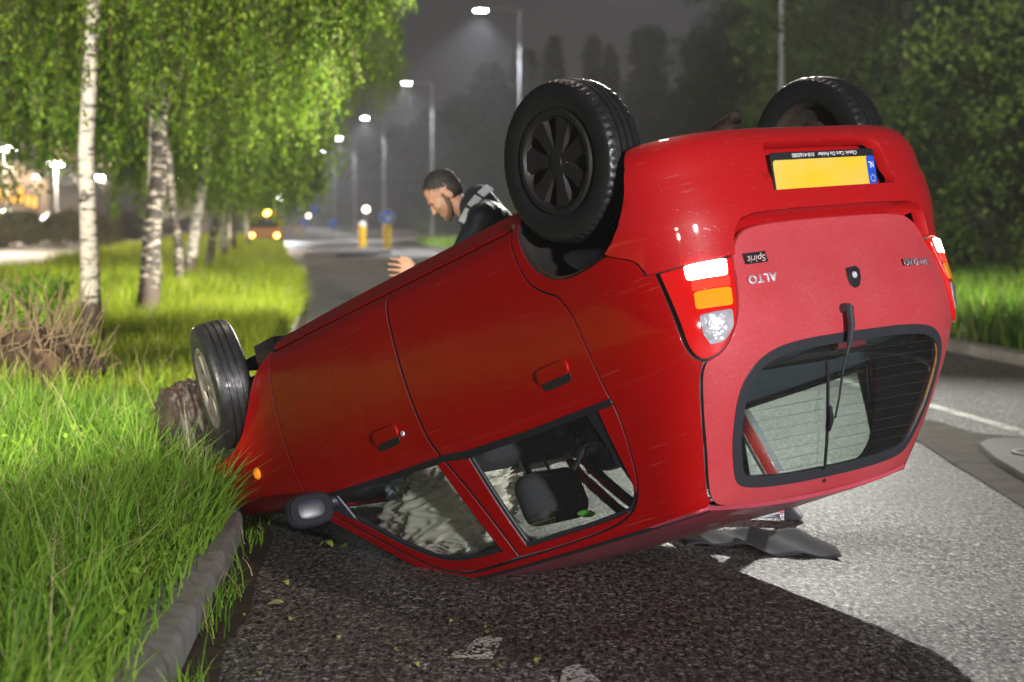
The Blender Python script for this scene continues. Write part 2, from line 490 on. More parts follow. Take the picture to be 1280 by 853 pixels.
M_FLOWER = mat('yellow_petal', (0.75, 0.55, 0.02), 0.6)

def strip(name, m, ys, xa, xb, za, zb, nx=1, label=None, kind='structure', zf=None):
    V = []; F = []
    for j, y in enumerate(ys):
        a = float(xa(y)); b = float(xb(y))
        for i in range(nx + 1):
            t = i / nx
            x = a + (b - a) * t
            z = za + (zb - za) * t
            if zf: z += zf(x, y, t)
            V.append((x, y, z))
    w = nx + 1
    for j in range(len(ys) - 1):
        for i in range(nx):
            F.append((j * w + i, j * w + i + 1, (j + 1) * w + i + 1, (j + 1) * w + i))
    o = obj(name, np_mesh(name, V, [F], [m]))
    return tag(o, label, None, None, kind)

YS = np.concatenate([np.arange(-24, 0, 3), np.arange(0, 40, 0.5), np.arange(40, 130, 3), np.arange(130, 900, 30), [900]])
g = MB().add([(-450, -30, -0.03), (450, -30, -0.03), (450, 905, -0.03), (-450, 905, -0.03)], [(0, 1, 2, 3)]).obj('ground', M_FIELD)
tag(g, 'dark open ground reaching to the horizon', kind='structure')
strip('road', M_ASPH, YS, kerb_x, right_x, 0.0, 0.0, 1, 'wet grey asphalt road under the overturned car')

def verge_h(d):
    return 0.095 + 0.05 * np.minimum(np.maximum(d, 0), 3.0)
def bump_noise(x, y):
    return 0.03 * math.sin(x * 2.3 + 0.7 * y) + 0.02 * math.sin(y * 1.7 - x * 3.1)
strip('verge', M_SOIL, YS[YS < 200], lambda y: kerb_x(y) - 0.13, lambda y: kerb_x(y) - 11, 0.085, 0.25, 16, 'grassy verge left of the kerb',
      zf=lambda x, y, t: (verge_h(t * 11) - (0.085 + 0.165 * t)) + (bump_noise(x, y) if t > 0.02 else 0))
strip('path', M_PATH, np.arange(26, 240, 4), lambda y: kerb_x(y) - 8.6 - 0.02 * y, lambda y: kerb_x(y) - 5.6 - 0.01 * y, 0.30, 0.285, 2, 'pale footpath beyond the verge')
strip('car_park', M_PATH, np.arange(60, 300, 6), lambda y: kerb_x(y) - 90, lambda y: kerb_x(y) - 13, 0.02, 0.02, 1, 'paved car park in front of the halls')
strip('right_verge', M_SOIL, YS[(YS > -5) & (YS < 260)], lambda y: right_x(y) + 0.14, lambda y: right_x(y) + 16, 0.09, 0.35, 6, 'grassy verge right of the road')
strip('gutter', M_SOIL, np.arange(-2, 60, 0.5), lambda y: kerb_x(y) + 0.0, lambda y: kerb_x(y) + 0.115 + 0.02 * math.sin(y * 5) + 0.012 * math.sin(y * 13.7), 0.004, 0.004, 1, 'dark dirty gutter along the left kerb')

# kerbs: one stone after the other
def kerb_run(name, label, xf, y0, y1, side, w=0.15, h=0.12):
    base = strip(name, M_SOIL, np.arange(y0, y1 + 0.1, 0.5), lambda y: float(xf(y)) + side * 0.01, lambda y: float(xf(y)) + side * (w + 0.06), 0.012, 0.012, 1, label)
    r = .022; pr = [(-w / 2, -.04), (w / 2, -.04), (w / 2 + .008, h - r)] + [(w / 2 - r + r * math.cos(t) + .004, h - r + r * math.sin(t)) for t in (.4, .8, 1.2, 1.57)] + [(-w / 2 + .006, h), (-w / 2, h - .006)]
    me = MB().prism([(p * -side, q) for p, q in pr], -.4985, .4985, Matrix.Rotation(PI / 2, 4, 'X')).mesh('kerb_stone', M_KERB, smooth=True)
    y = y0
    while y < y1:
        xa, xb = float(xf(y)), float(xf(y + 1))
        o = obj('kerb_stone', me, base)
        o.location = ((xa + xb) / 2 + side * w / 2, y + 0.5, rnd.uniform(-0.002, 0.002))
        o.rotation_euler = (0, rnd.uniform(-.006, .006), -math.atan(xb - xa))
        y += 1.0
kerb_run('left_kerb', 'grey concrete kerb along the grass on the left', kerb_x, 3.0, 45.0, -1)
kerb_run('right_kerb', 'dark concrete kerb along the grass on the right', right_x, 10.0, 50.0, 1)
strip('far_left_kerb', M_KERB, np.arange(45, 130, 3), lambda y: kerb_x(y) - 0.15, lambda y: kerb_x(y), 0.12, 0.12, 1, 'kerb fading into the distance on the left')
strip('far_right_kerb', M_KERB, np.arange(50, 200, 3), lambda y: right_x(y), lambda y: right_x(y) + 0.15, 0.12, 0.12, 1, 'kerb fading into the distance on the right')

# painted lines
strip('edge_line', M_LINE, np.arange(-2, 140, 1.0), lambda y: 4.62 - 0.12 * y, lambda y: 4.73 - 0.12 * y, 0.004, 0.004, 1, 'worn white line along the right lane edge')
def mark(pts, label):
    me = np_mesh('road_marking', [(p[0], p[1], 0.004) for p in pts], [[list(range(len(pts)))]], [M_LINE])
    tag(obj('road_marking', me), label, None, None, 'structure')
mark([(0.13, 5.35), (0.32, 5.25), (0.20, 5.72), (0.15, 5.66)], 'tip of a worn white arrow at the bottom of the picture')
mark([(-0.20, 5.80), (-0.06, 5.78), (-0.03, 6.08), (-0.10, 6.10)], 'faint worn white dash on the dark road')

# low traffic island at the right edge, with washed dirt round it
V = []
isl = [(2.58, 9.2), (2.63, 10.4), (2.70, 11.05), (2.80, 11.26), (2.98, 11.30), (3.15, 11.15), (3.2, 10.6), (3.2, 8.4), (2.5, 8.0)]
o = MB().prism(isl, -0.02, 0.055).obj('traffic_island', M_ISLE, bevel=0.015)
tag(o, 'low grey concrete traffic island at the right edge of the road', kind='structure')
fr = MB().lathe([(0.17, 0.0), (0.17, 0.012), (0.145, 0.012), (0.145, 0.004)], 28).obj('drain_ring', M_KERB, o, smooth=True)
fr.location = (2.92, 10.5, 0.055)
cv = MB().lathe([(0.0, 0.009), (0.05, 0.009), (0.055, 0.006), (0.09, 0.006), (0.095, 0.009), (0.14, 0.009), (0.14, 0.0)], 28).obj('drain_cover', mat('cast_iron', (0.06, 0.06, 0.06), 0.5, 0.6), o, smooth=True)
cv.location = (2.92, 10.5, 0.055)
dirt = [(2.36, 8.2), (2.40, 9.6), (2.42, 10.6), (2.45, 11.4), (2.42, 12.0), (2.55, 12.7), (2.72, 13.0), (2.84, 12.6), (2.9, 12.0), (3.1, 11.8), (3.3, 11.4), (3.3, 8.0)]
tag(obj('washed_dirt', np_mesh('washed_dirt', [(p[0], p[1], 0.006) for p in dirt], [[list(range(len(dirt)))]], [M_MUD])), 'brown washed dirt lying round the traffic island', kind='structure')

# ------------------------------------------------------------------ grass
def blades(X, Y, Z, H, W, lean, seg=3):
    n = len(X)
    a = nr.uniform(0, 2 * PI, n)          # facing
    la = nr.uniform(0, 2 * PI, n)         # lean heading
    ls = nr.uniform(0.15, 1.0, n) * lean
    sx, sy = np.cos(a), np.sin(a)
    lx, ly = np.cos(la) * ls * H, np.sin(la) * ls * H
    ks = np.linspace(0, 1, seg + 1)
    V = np.zeros((n, seg * 2 + 1, 3))
    for j, t in enumerate(ks):
        bx = X + lx * t ** 1.8; by = Y + ly * t ** 1.8
        bz = Z + H * (t - 0.28 * ls * t ** 2.4)
        w = W * (1 - t ** 1.6) * 0.5 + W * 0.06
        if j < seg:
            V[:, 2 * j] = np.stack([bx - sx * w, by - sy * w, bz], 1)
            V[:, 2 * j + 1] = np.stack([bx + sx * w, by + sy * w, bz], 1)
        else:
            V[:, 2 * seg] = np.stack([bx, by, bz], 1)
    k = seg * 2 + 1
    o = np.arange(n)[:, None] * k
    Q = np.concatenate([o + np.array([[2 * j, 2 * j + 1, 2 * j + 3, 2 * j + 2]]) for j in range(seg - 1)], 0)
    T = o + np.array([[2 * seg - 2, 2 * seg - 1, 2 * seg]])
    return V.reshape(-1, 3), Q, T

def stuff(name, parts, mats, label, kind='stuff'):
    """parts: list of (V, Q, T, material index)"""
    Vs = []; Qs = []; Ts = []; mq = []; mt = []; n = 0
    for V, Q, T, mi in parts:
        Vs.append(V); Qs.append(Q + n); mq.append(np.full(len(Q), mi))
        Ts.append(T + n); mt.append(np.full(len(T), mi)); n += len(V)
    me = np_mesh(name, np.concatenate(Vs), [np.concatenate(Qs), np.concatenate(Ts)], mats, True, np.concatenate(mq + mt))
    return tag(obj(name, me), label, None, None, kind)

def gz(X, Y):
    d = kerb_x(Y) - X
    return verge_h(d) + 0.03 * np.sin(X * 2.3 + 0.7 * Y) + 0.02 * np.sin(Y * 1.7 - X * 3.1) - 0.02

def patchy(X, Y):
    return 0.5 + 0.5 * np.sin(X * 2.1 + 1.3 * np.sin(Y * 0.9)) * np.sin(Y * 1.5 + 1.7 * np.sin(X * 1.3))

def field(n, y0, y1, d0, d1, pw=1.0):
    Y = y0 + (y1 - y0) * nr.random(n) ** pw
    D = d0 + (d1 - d0) * nr.random(n)
    return kerb_x(Y) - D, Y, D

parts = []
X, Y, D = field(36000, 3.4, 10.5, 0.06, 2.6)
p = patchy(X * 1.6, Y * 1.6)
H = (0.15 + 0.26 * nr.random(len(X)) ** 1.3 + 0.16 * p) * np.clip(0.42 + D * 2.2, 0.3, 1.0)
keep = nr.random(len(X)) < np.clip(0.35 + 2.5 * (D - 0.1), 0.3, 1)
X, Y, D, H = X[keep], Y[keep], D[keep], H[keep]
V, Q, T = blades(X, Y, gz(X, Y), H, 0.0045 + 0.0045 * nr.random(len(X)), 0.95)
parts.append((V, Q, T, 1))
X, Y, D = field(34000, 10.5, 24, 0.12, 5.0, 1.25)
H = (0.16 + 0.22 * nr.random(len(X)) + 0.16 * patchy(X, Y))
V, Q, T = blades(X, Y, gz(X, Y), H, 0.008 + 0.006 * nr.random(len(X)), 0.7)
parts.append((V, Q, T, 0))
X, Y, D = field(46000, 24, 110, 0.05, 5.3, 1.7)
H = (0.18 + 0.25 * nr.random(len(X)) + 0.20 * patchy(X, Y))
V, Q, T = blades(X, Y, gz(X, Y), H, 0.016 + 0.016 * nr.random(len(X)), 0.6)
parts.append((V, Q, T, 0))
n = 9000
Y = nr.uniform(9.6, 40, n); X = kerb_x(Y) - 0.02 - np.abs(nr.normal(0, .22, n))
V, Q, T = blades(X, Y, gz(np.minimum(X, kerb_x(Y) - .1), Y), 0.20 + 0.24 * nr.random(n), 0.008 + 0.0004 * Y, 0.9)
parts.append((V, Q, T, 0))
# taller, cooler blades just in front of the car's nose
n = 900
Y = nr.normal(7.55, 0.28, n); X = kerb_x(Y) - 0.05 - np.abs(nr.normal(0.14, 0.16, n))
keep = (X < kerb_x(Y) - 0.04)
X, Y = X[keep], Y[keep]
V, Q, T = blades(X, Y, gz(X, Y), 0.18 + 0.26 * nr.random(len(X)) ** 1.5, 0.006 + 0.004 * nr.random(len(X)), 0.9, 4)
parts.append((V, Q, T, 1))
n = 260
Y = 4.0 + 9 * nr.random(n); D = 0.15 + 2.2 * nr.random(n); X = kerb_x(Y) - D
V, Q, T = blades(X, Y, gz(X, Y), 0.38 + 0.30 * nr.random(n), 0.0035 + 0.002 * nr.random(n), 0.7, 4)
parts.append((V, Q, T, 2))
# weeds in the gutter
n = 420
Y = nr.uniform(4.6, 9.5, n); X = kerb_x(Y) + nr.uniform(0.0, 0.10, n)
c = nr.random(n) < 0.25 + 0.75 * (np.sin(Y * 4.1) > 0.1)
X, Y = X[c], Y[c]
V, Q, T = blades(X, Y, np.zeros(len(X)), 0.05 + 0.13 * nr.random(len(X)), 0.005 + 0 * X, 1.1)
parts.append((V, Q, T, 1))
X = np.array([-0.84, -0.83, -0.85, -0.87, -0.80]); Y = np.array([4.95, 5.0, 4.9, 4.97, 5.02])
V, Q, T = blades(X, Y, 0 * X, np.array([.34, .30, .24, .2, .26]), 0.009 + 0 * X, 0.35, 4)
parts.append((V, Q, T, 1))
M_STALK = leaf_mat('dry_stalk', (.36, .30, .17), (.28, .30, .10), .2, .7)
stuff('verge_grass', parts, [M_GRASS, M_GRASSB, M_STALK], 'long bright green grass on the left verge')

# grass on the far side of the road
parts = []
n = 30000
Y = 14 + 86 * nr.random(n) ** 1.6; X = right_x(Y) + 0.16 + nr.random(n) ** 1.3 * 5.5
Hh = 0.20 + 0.32 * nr.random(n) + 0.12 * patchy(X, Y)
V, Q, T = blades(X, Y, 0.09 + 0.016 * (X - right_x(Y)), Hh, 0.014 + 0.014 * nr.random(n), 0.6)
parts.append((V, Q, T, 0))
stuff('right_verge_grass', parts, [M_GRASSB], 'tall pale green grass on the right verge')

# broad weeds: short stems with rosettes of leaves
def leaf_faces(P, Dv, N, L, W, fold=0.15):
    """P base, Dv direction, N normal (n,3); two folded halves -> 4 vertices, 2 triangles each"""
    Dv = Dv / np.linalg.norm(Dv, axis=1, keepdims=True)
    S = np.cross(Dv, N); S /= np.linalg.norm(S, axis=1, keepdims=True) + 1e-9
    N2 = np.cross(S, Dv)
    L = np.broadcast_to(L, (len(P),))[:, None]; W = np.broadcast_to(W, (len(P),))[:, None]
    mid = P + Dv * L * 0.42
    V = np.stack([P, mid + S * W * .5 + N2 * L * fold, P + Dv * L, mid - S * W * .5 + N2 * L * fold], 1)
    o = np.arange(len(P))[:, None] * 4
    T = np.concatenate([o + np.array([[0, 1, 2]]), o + np.array([[0, 2, 3]])], 0)
    return V.reshape(-1, 3), T
def rand_dirs(n, up=0.0):
    v = nr.normal(size=(n, 3)); v[:, 2] += up
    return v / np.linalg.norm(v, axis=1, keepdims=True)

wx, wy, wz = [], [], []
for _ in range(520):
    y = 3.6 + 11 * nr.random() ** 1.3; d = 0.16 + abs(nr.normal(0, 0.5))
    x = float(kerb_x(y)) - d
    k = int(nr.integers(8, 22)); r = nr.uniform(0.05, 0.13)
    wx.append(nr.normal(x, r, k)); wy.append(nr.normal(y, r, k)); wz.append(nr.uniform(0.02, 0.28, k) * (0.4 + min(d, 0.6)))
X = np.concatenate(wx); Y = np.concatenate(wy); Zr = np.concatenate(wz)
keep = X < kerb_x(Y) - 0.06
X, Y, Zr = X[keep], Y[keep], Zr[keep]
V, T = leaf_faces(np.stack([X, Y, gz(X, Y) + Zr], 1), rand_dirs(len(X), 0.5) * [1, 1, 0.7], rand_dirs(len(X), 1.5), nr.uniform(0.025, 0.06, len(X)), nr.uniform(0.012, 0.028, len(X)))
tag(obj('ground_weeds', np_mesh('ground_weeds', V, [T], [M_WEED])), 'low leafy weeds growing through the grass by the kerb', kind='stuff')

# yellow flowers
def flowers(name, X, Y, Zb, s, label):
    P = np.stack([X, Y, Zb], 1)
    Vs, Ts, n = [], [], 0
    for k in range(5):
        a = 2 * PI * k / 5
        Dv = np.tile([[math.cos(a), math.sin(a), 0.35]], (len(X), 1)) + nr.normal(0, .1, (len(X), 3))
        V, T = leaf_faces(P, Dv, np.tile([[0, 0, 1.0]], (len(X), 1)), s, s * 0.8, 0.05)
        Vs.append(V); Ts.append(T + n); n += len(V)
    tag(obj(name, np_mesh(name, np.concatenate(Vs), [np.concatenate(Ts)], [M_FLOWER])), label, kind='stuff')
X, Y, D = field(70, 5, 24, 0.3, 3.5, 1.2)
flowers('yellow_flowers', X, Y, gz(X, Y) + nr.uniform(.22, .4, len(X)), 0.013, 'small yellow flowers scattered in the left grass')
Y = nr.uniform(17, 26, 60); X = right_x(Y) + nr.uniform(.5, 3.5, 60)
flowers('right_yellow_flowers', X, Y, 0.45 + nr.uniform(0, .2, 60), 0.024, 'small yellow flowers over the right verge grass')

# ------------------------------------------------------------------ the overturned car
# car space: x forward from the rear axle, y to the car's left, z up from the road it normally stands on
RC = np.array([[-0.6093963824168405, 0.7551355335621509, 0.24167410918233084],
               [0.26365801513825804, -0.09445998489295304, 0.9599800843285119],
               [0.7477436058908304, 0.6487277065193288, -0.141533962862451]])
TC = np.array([0.6587786219956832, -0.7605968443505948, 6.888920307892349])
MCW = np.array([[1, 0, 0], [0, -math.sin(PITCH), math.cos(PITCH)], [0, -math.cos(PITCH), -math.sin(PITCH)]])
RW = MCW @ RC
TW = MCW @ TC + np.array([0, 0, CAM_H])
PV = np.array([0.9, 0.0, 1.38])
def car_w(p): return RW @ np.asarray(p, float) + TW

car = empty('overturned_car', 'small red five-door hatchback lying upside down on its roof across the kerb', 'car')
car.matrix_world = Matrix(((*RW[0], 0), (*RW[1], 0), (*RW[2], 0), (0, 0, 0, 1)))
car.location = car_w(PV)

def cobj(name, me, parent=None, loc=(0, 0, 0)):
    """child of the car (mesh given in car space) or a sub-part of one of its parts"""
    o = bpy.data.objects.new(name, me)
    COL.objects.link(o)
    if parent is None:
        o.parent = car
        o.location = Vector(loc) - Vector(PV)
    else:
        o.parent = parent
        o.location = loc
    return o

RED = (0.44, 0.001, 0.0015)
P_SIDE = paint('red_paint', RED, 0.45, 0.55, ((0.30, 0.003, 0.002), 0.7), 0.6)
P_BUMP = paint('red_bumper_paint', (0.48, 0.004, 0.006), 0.45, 1.0, ((0.42, 0.014, 0.016), 0.6), 0.9)
P_GATE = paint('dewy_red_paint', (0.50, 0.026, 0.032), 0.45, 0.6, ((0.58, 0.13, 0.155), 0.6), 0.4)
M_RUB = mat('black_rubber', (0.014, 0.014, 0.015), 0.55)
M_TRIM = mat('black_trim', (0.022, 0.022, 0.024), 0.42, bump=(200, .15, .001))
M_SEAL = mat('rubber_seal', (0.035, 0.038, 0.046), 0.35)
M_DARK = mat('dark_underbody', (0.018, 0.016, 0.015), 0.8, var=(7, 0.6, (0.05, 0.032, 0.02)), bump=(30, .5, .01))
M_RUST = mat('rusty_steel', (0.10, 0.045, 0.022), 0.8, var=(12, 1.0, (0.03, 0.02, 0.016)), bump=(50, .6, .004))
M_TYRE = mat('wet_tyre', (0.016, 0.016, 0.017), 0.42, rvar=(40, .15), bump=(120, .2, .002))
M_CAP = mat('hubcap_plastic', (0.024, 0.022, 0.022), 0.42, 0.1, var=(14, .7, (0.02, 0.017, 0.015)), bump=(60, .2, .002))
M_CAPF = mat('hubcap_silver', (0.17, 0.155, 0.14), 0.45, 0.4, var=(14, .8, (0.08, 0.065, 0.05)))
M_STEEL = mat('dirty_steel', (0.25, 0.24, 0.23), 0.4, 0.8, var=(20, .8, (0.12, 0.09, 0.07)))
M_CHROME = mat('badge_chrome', (0.74, 0.74, 0.80), 0.3, 0.25)
M_BADGE = mat('dark_badge', (0.26, 0.23, 0.27), 0.35, 0.3)
M_CARD = mat('interior_trim', (0.14, 0.15, 0.18), 0.7, bump=(160, .3, .002))
M_SHELF = mat('parcel_shelf_cloth', (0.16, 0.18, 0.23), 0.85, bump=(220, .4, .002))
M_SEAT = mat('seat_cloth', (0.05, 0.05, 0.058), 0.9, bump=(240, .4, .002))
M_LINER = mat('headliner_cloth', (0.42, 0.40, 0.36), 0.9, bump=(180, .3, .002))
M_BAG = mat('airbag_cloth', (0.82, 0.78, 0.66), 0.85, bump=(130, .3, .003))
M_GLASS = glass('side_glass', (0.84, 0.88, 0.86), 0.03, dew=0.07)
M_RGLASS = glass('rear_glass', (0.66, 0.76, 0.72), 0.03, dew=0.05)
M_LENS = mat('red_lens', (0.42, 0.004, 0.006), 0.12, coat=0.8, emit=(1.0, 0.02, 0.01), estr=0.30)
M_LIT = emitter('lit_tail_lamp', (1.0, 0.74, 0.60), 16.0)
M_LITR = mat('lit_red_lens', (0.6, 0.01, 0.008), 0.15, coat=0.6, emit=(1.0, 0.03, 0.015), estr=2.4)
M_AMBER = mat('amber_lens', (0.75, 0.22, 0.01), 0.12, coat=0.8, emit=(1.0, 0.30, 0.01), estr=0.5, bump=(90, .3, .003))
M_CLEAR = mat('clear_lens', (0.30, 0.30, 0.34), 0.15, coat=0.8, bump=(60, .5, .004), var=(30, .8, (.45, .45, .5)))
M_PLATE = mat('yellow_plate', (0.84, 0.58, 0.03), 0.35, var=(6, 0.6, (0.80, 0.62, 0.16)))
M_BLUE = mat('plate_blue', (0.02, 0.09, 0.62), 0.4)
M_WHITE = mat('white_print', (0.82, 0.82, 0.84), 0.45)
M_BLACK = mat('black_print', (0.02, 0.02, 0.022), 0.4)
M_ORG = mat('amber_reflector', (0.55, 0.20, 0.02), 0.3, coat=0.5)
M_RUSTP = mat('scuffed_plastic', (0.018, 0.013, 0.012), 0.6, var=(9, .9, (0.045, 0.026, 0.018)), bump=(25, .6, .01))

# --- body surface: one smooth shell, read either from the side (x,z) or from behind (y,z)
ZK = [.16, .18, .215, .25, .34, .45, .52, .60, .75, .88, .94, 1.10, 1.286, 1.33, 1.36, 1.39]
f_xr = pchip([.18, .24, .34, .45, .52, .60, .75, .88, .94, 1.10, 1.286, 1.33, 1.36, 1.39],
             [-.47, -.495, -.510, -.505, -.482, -.485, -.495, -.468, -.44, -.335, -.185, -.145, -.112, -.07])
f_w = pchip([.16, .20, .235, .262, .30, .45, .52, .60, .75, .85, .88, .94, 1.10, 1.286, 1.33, 1.352, 1.37, 1.39],
            [.640, .676, .702, .722, .738, .750, .752, .752, .748, .738, .733, .716, .670, .604, .586, .570, .552, .52])
X0, NS = 0.15, 4.6
def taper(x): return 1 - .16 * (np.maximum(x - 1.2, 0) / 1.75) ** 2.2
def uptaper(x, z): return 1 - np.clip((z - .9) / .4, 0, 1) * .05 * (np.maximum(x - .7, 0) / .6) ** 2
def side(x, z, s=-1):
    x = np.asarray(x, float); z = np.asarray(z, float)
    xr = f_xr(z)
    u = np.clip((X0 - x) / (X0 - xr), 0, 0.9995)
    q = (1 - u ** NS) ** (1 / NS)
    # wheel arch lips swell a little out of the flank
    y = f_w(z) * q * taper(x) * uptaper(x, z)
    return np.stack(np.broadcast_arrays(x, s * y, z), -1)
def rear(y, z):
    y = np.asarray(y, float); z = np.asarray(z, float)
    q = np.clip(np.abs(y) / f_w(z), 0, 0.9995)
    x = X0 - (X0 - f_xr(z)) * (1 - q ** NS) ** (1 / NS)
    return np.stack(np.broadcast_arrays(x, y, z), -1)
sideR = lambda x, z: side(x, z, -1)
sideL = lambda x, z: side(x, z, 1)
# bumper skin: same plan, swelling out from the body
_t = np.linspace(0, PI / 2, 4000)
def _plan(xr, w, n):
    q = np.sin(_t) ** (2 / n); u = np.cos(_t) ** (2 / n)
    px = X0 - u * (X0 - xr); py = q * w
    s = np.concatenate([[0], np.cumsum(np.hypot(np.diff(px), np.diff(py)))])
    return s, px, py
_bs, _bx, _by = _plan(-.500, .742, 4.2)
f_boff = pchip([.15, .18, .22, .27, .338, .346, .42, .455, .50, .56, .60], [-.05, -.012, .010, .020, .024, .030, .032, .030, .022, .014, .010])
def bumper(s, z):
    s = np.asarray(s, float); z = np.asarray(z, float)
    a = np.abs(s)
    x = np.interp(a, _bs, _bx); y = np.interp(a, _bs, _by)
    x2 = np.interp(a + .012, _bs, _bx); y2 = np.interp(a + .012, _bs, _by)
    x1 = np.interp(np.maximum(a - .012, 0), _bs, _bx); y1 = np.interp(np.maximum(a - .012, 0), _bs, _by)
    tx, ty = x2 - x1, y2 - y1; l = np.hypot(tx, ty) + 1e-9
    nx, ny = -ty / l, tx / l
    o = f_boff(z)
    P = np.stack(np.broadcast_arrays(x + nx * o, y + ny * o, z), -1)
    P[..., 1] *= np.where(s < 0, -1, 1)
    return P
def s_of_y(y): return math.copysign(float(np.interp(abs(y), _by, _bs)), y)
def s_of_x(x, sg=-1): 
    i = _bx > _bx.min() + .02
    return sg * float(np.interp(x, _bx[i], _bs[i]))

def resample(poly, step):
    P = np.asarray(poly, float); out = []
    for a, b in zip(P, np.roll(P, -1, 0)):
        n = max(1, int(round(np.hypot(*(b - a)) / step)))
        for i in range(n): out.append(a + (b - a) * i / n)
    return np.array(out)
def smooth_poly(poly, it=2, keep=0.62):
    """round the corners between gentle bends, keep the sharp ones"""
    P = np.asarray(poly, float)
    for _ in range(it):
        Q = []
        n = len(P)
        for i in range(n):
            a, b, c = P[i - 1], P[i], P[(i + 1) % n]
            u, v = b - a, c - b
            cs = np.dot(u, v) / (np.linalg.norm(u) * np.linalg.norm(v) + 1e-12)
            if cs < keep: Q.append(b)
            else:
                Q.append(b - u * .25); Q.append(b + v * .25)
        P = np.array(Q)
    return P
def area2(P): 
    x, y = P[:, 0], P[:, 1]
    return 0.5 * np.sum(x * np.roll(y, -1) - np.roll(x, -1) * y)
def inset(P, d):
    if area2(P) < 0: P = P[::-1]
    e = np.roll(P, -1, 0) - P
    n = np.stack([-e[:, 1], e[:, 0]], 1); n /= np.linalg.norm(n, axis=1, keepdims=True) + 1e-12
    m = n + np.roll(n, 1, 0); l = np.linalg.norm(m, axis=1, keepdims=True) + 1e-9
    m = m / l / np.maximum(l / 2, 0.5)
    return P + m * d
def inside(pt, P):
    x, y = P[:, 0], P[:, 1]; x2, y2 = np.roll(x, -1), np.roll(y, -1)
    px, py = pt[:, 0][:, None], pt[:, 1][:, None]
    c = ((y > py) != (y2 > py)) & (px < (x2 - x) * (py - y) / (y2 - y + 1e-15) + x)
    return (c.sum(1) % 2) == 1
def grad_normal(fn, u, v, out=None, e=2e-3):
    du = fn(u + e, v) - fn(u - e, v); dv = fn(u, v + e) - fn(u, v - e)
    n = np.cross(du, dv); n /= np.linalg.norm(n, axis=1, keepdims=True) + 1e-12
    if out is not None:
        P = fn(u, v); s = np.sign(np.sum(n * (P - np.array(out)), 1)); n = n * np.where(s == 0, 1, s)[:, None]
    return n, du / (2 * e), dv / (2 * e)
CEN = (0.9, 0, 0.7)

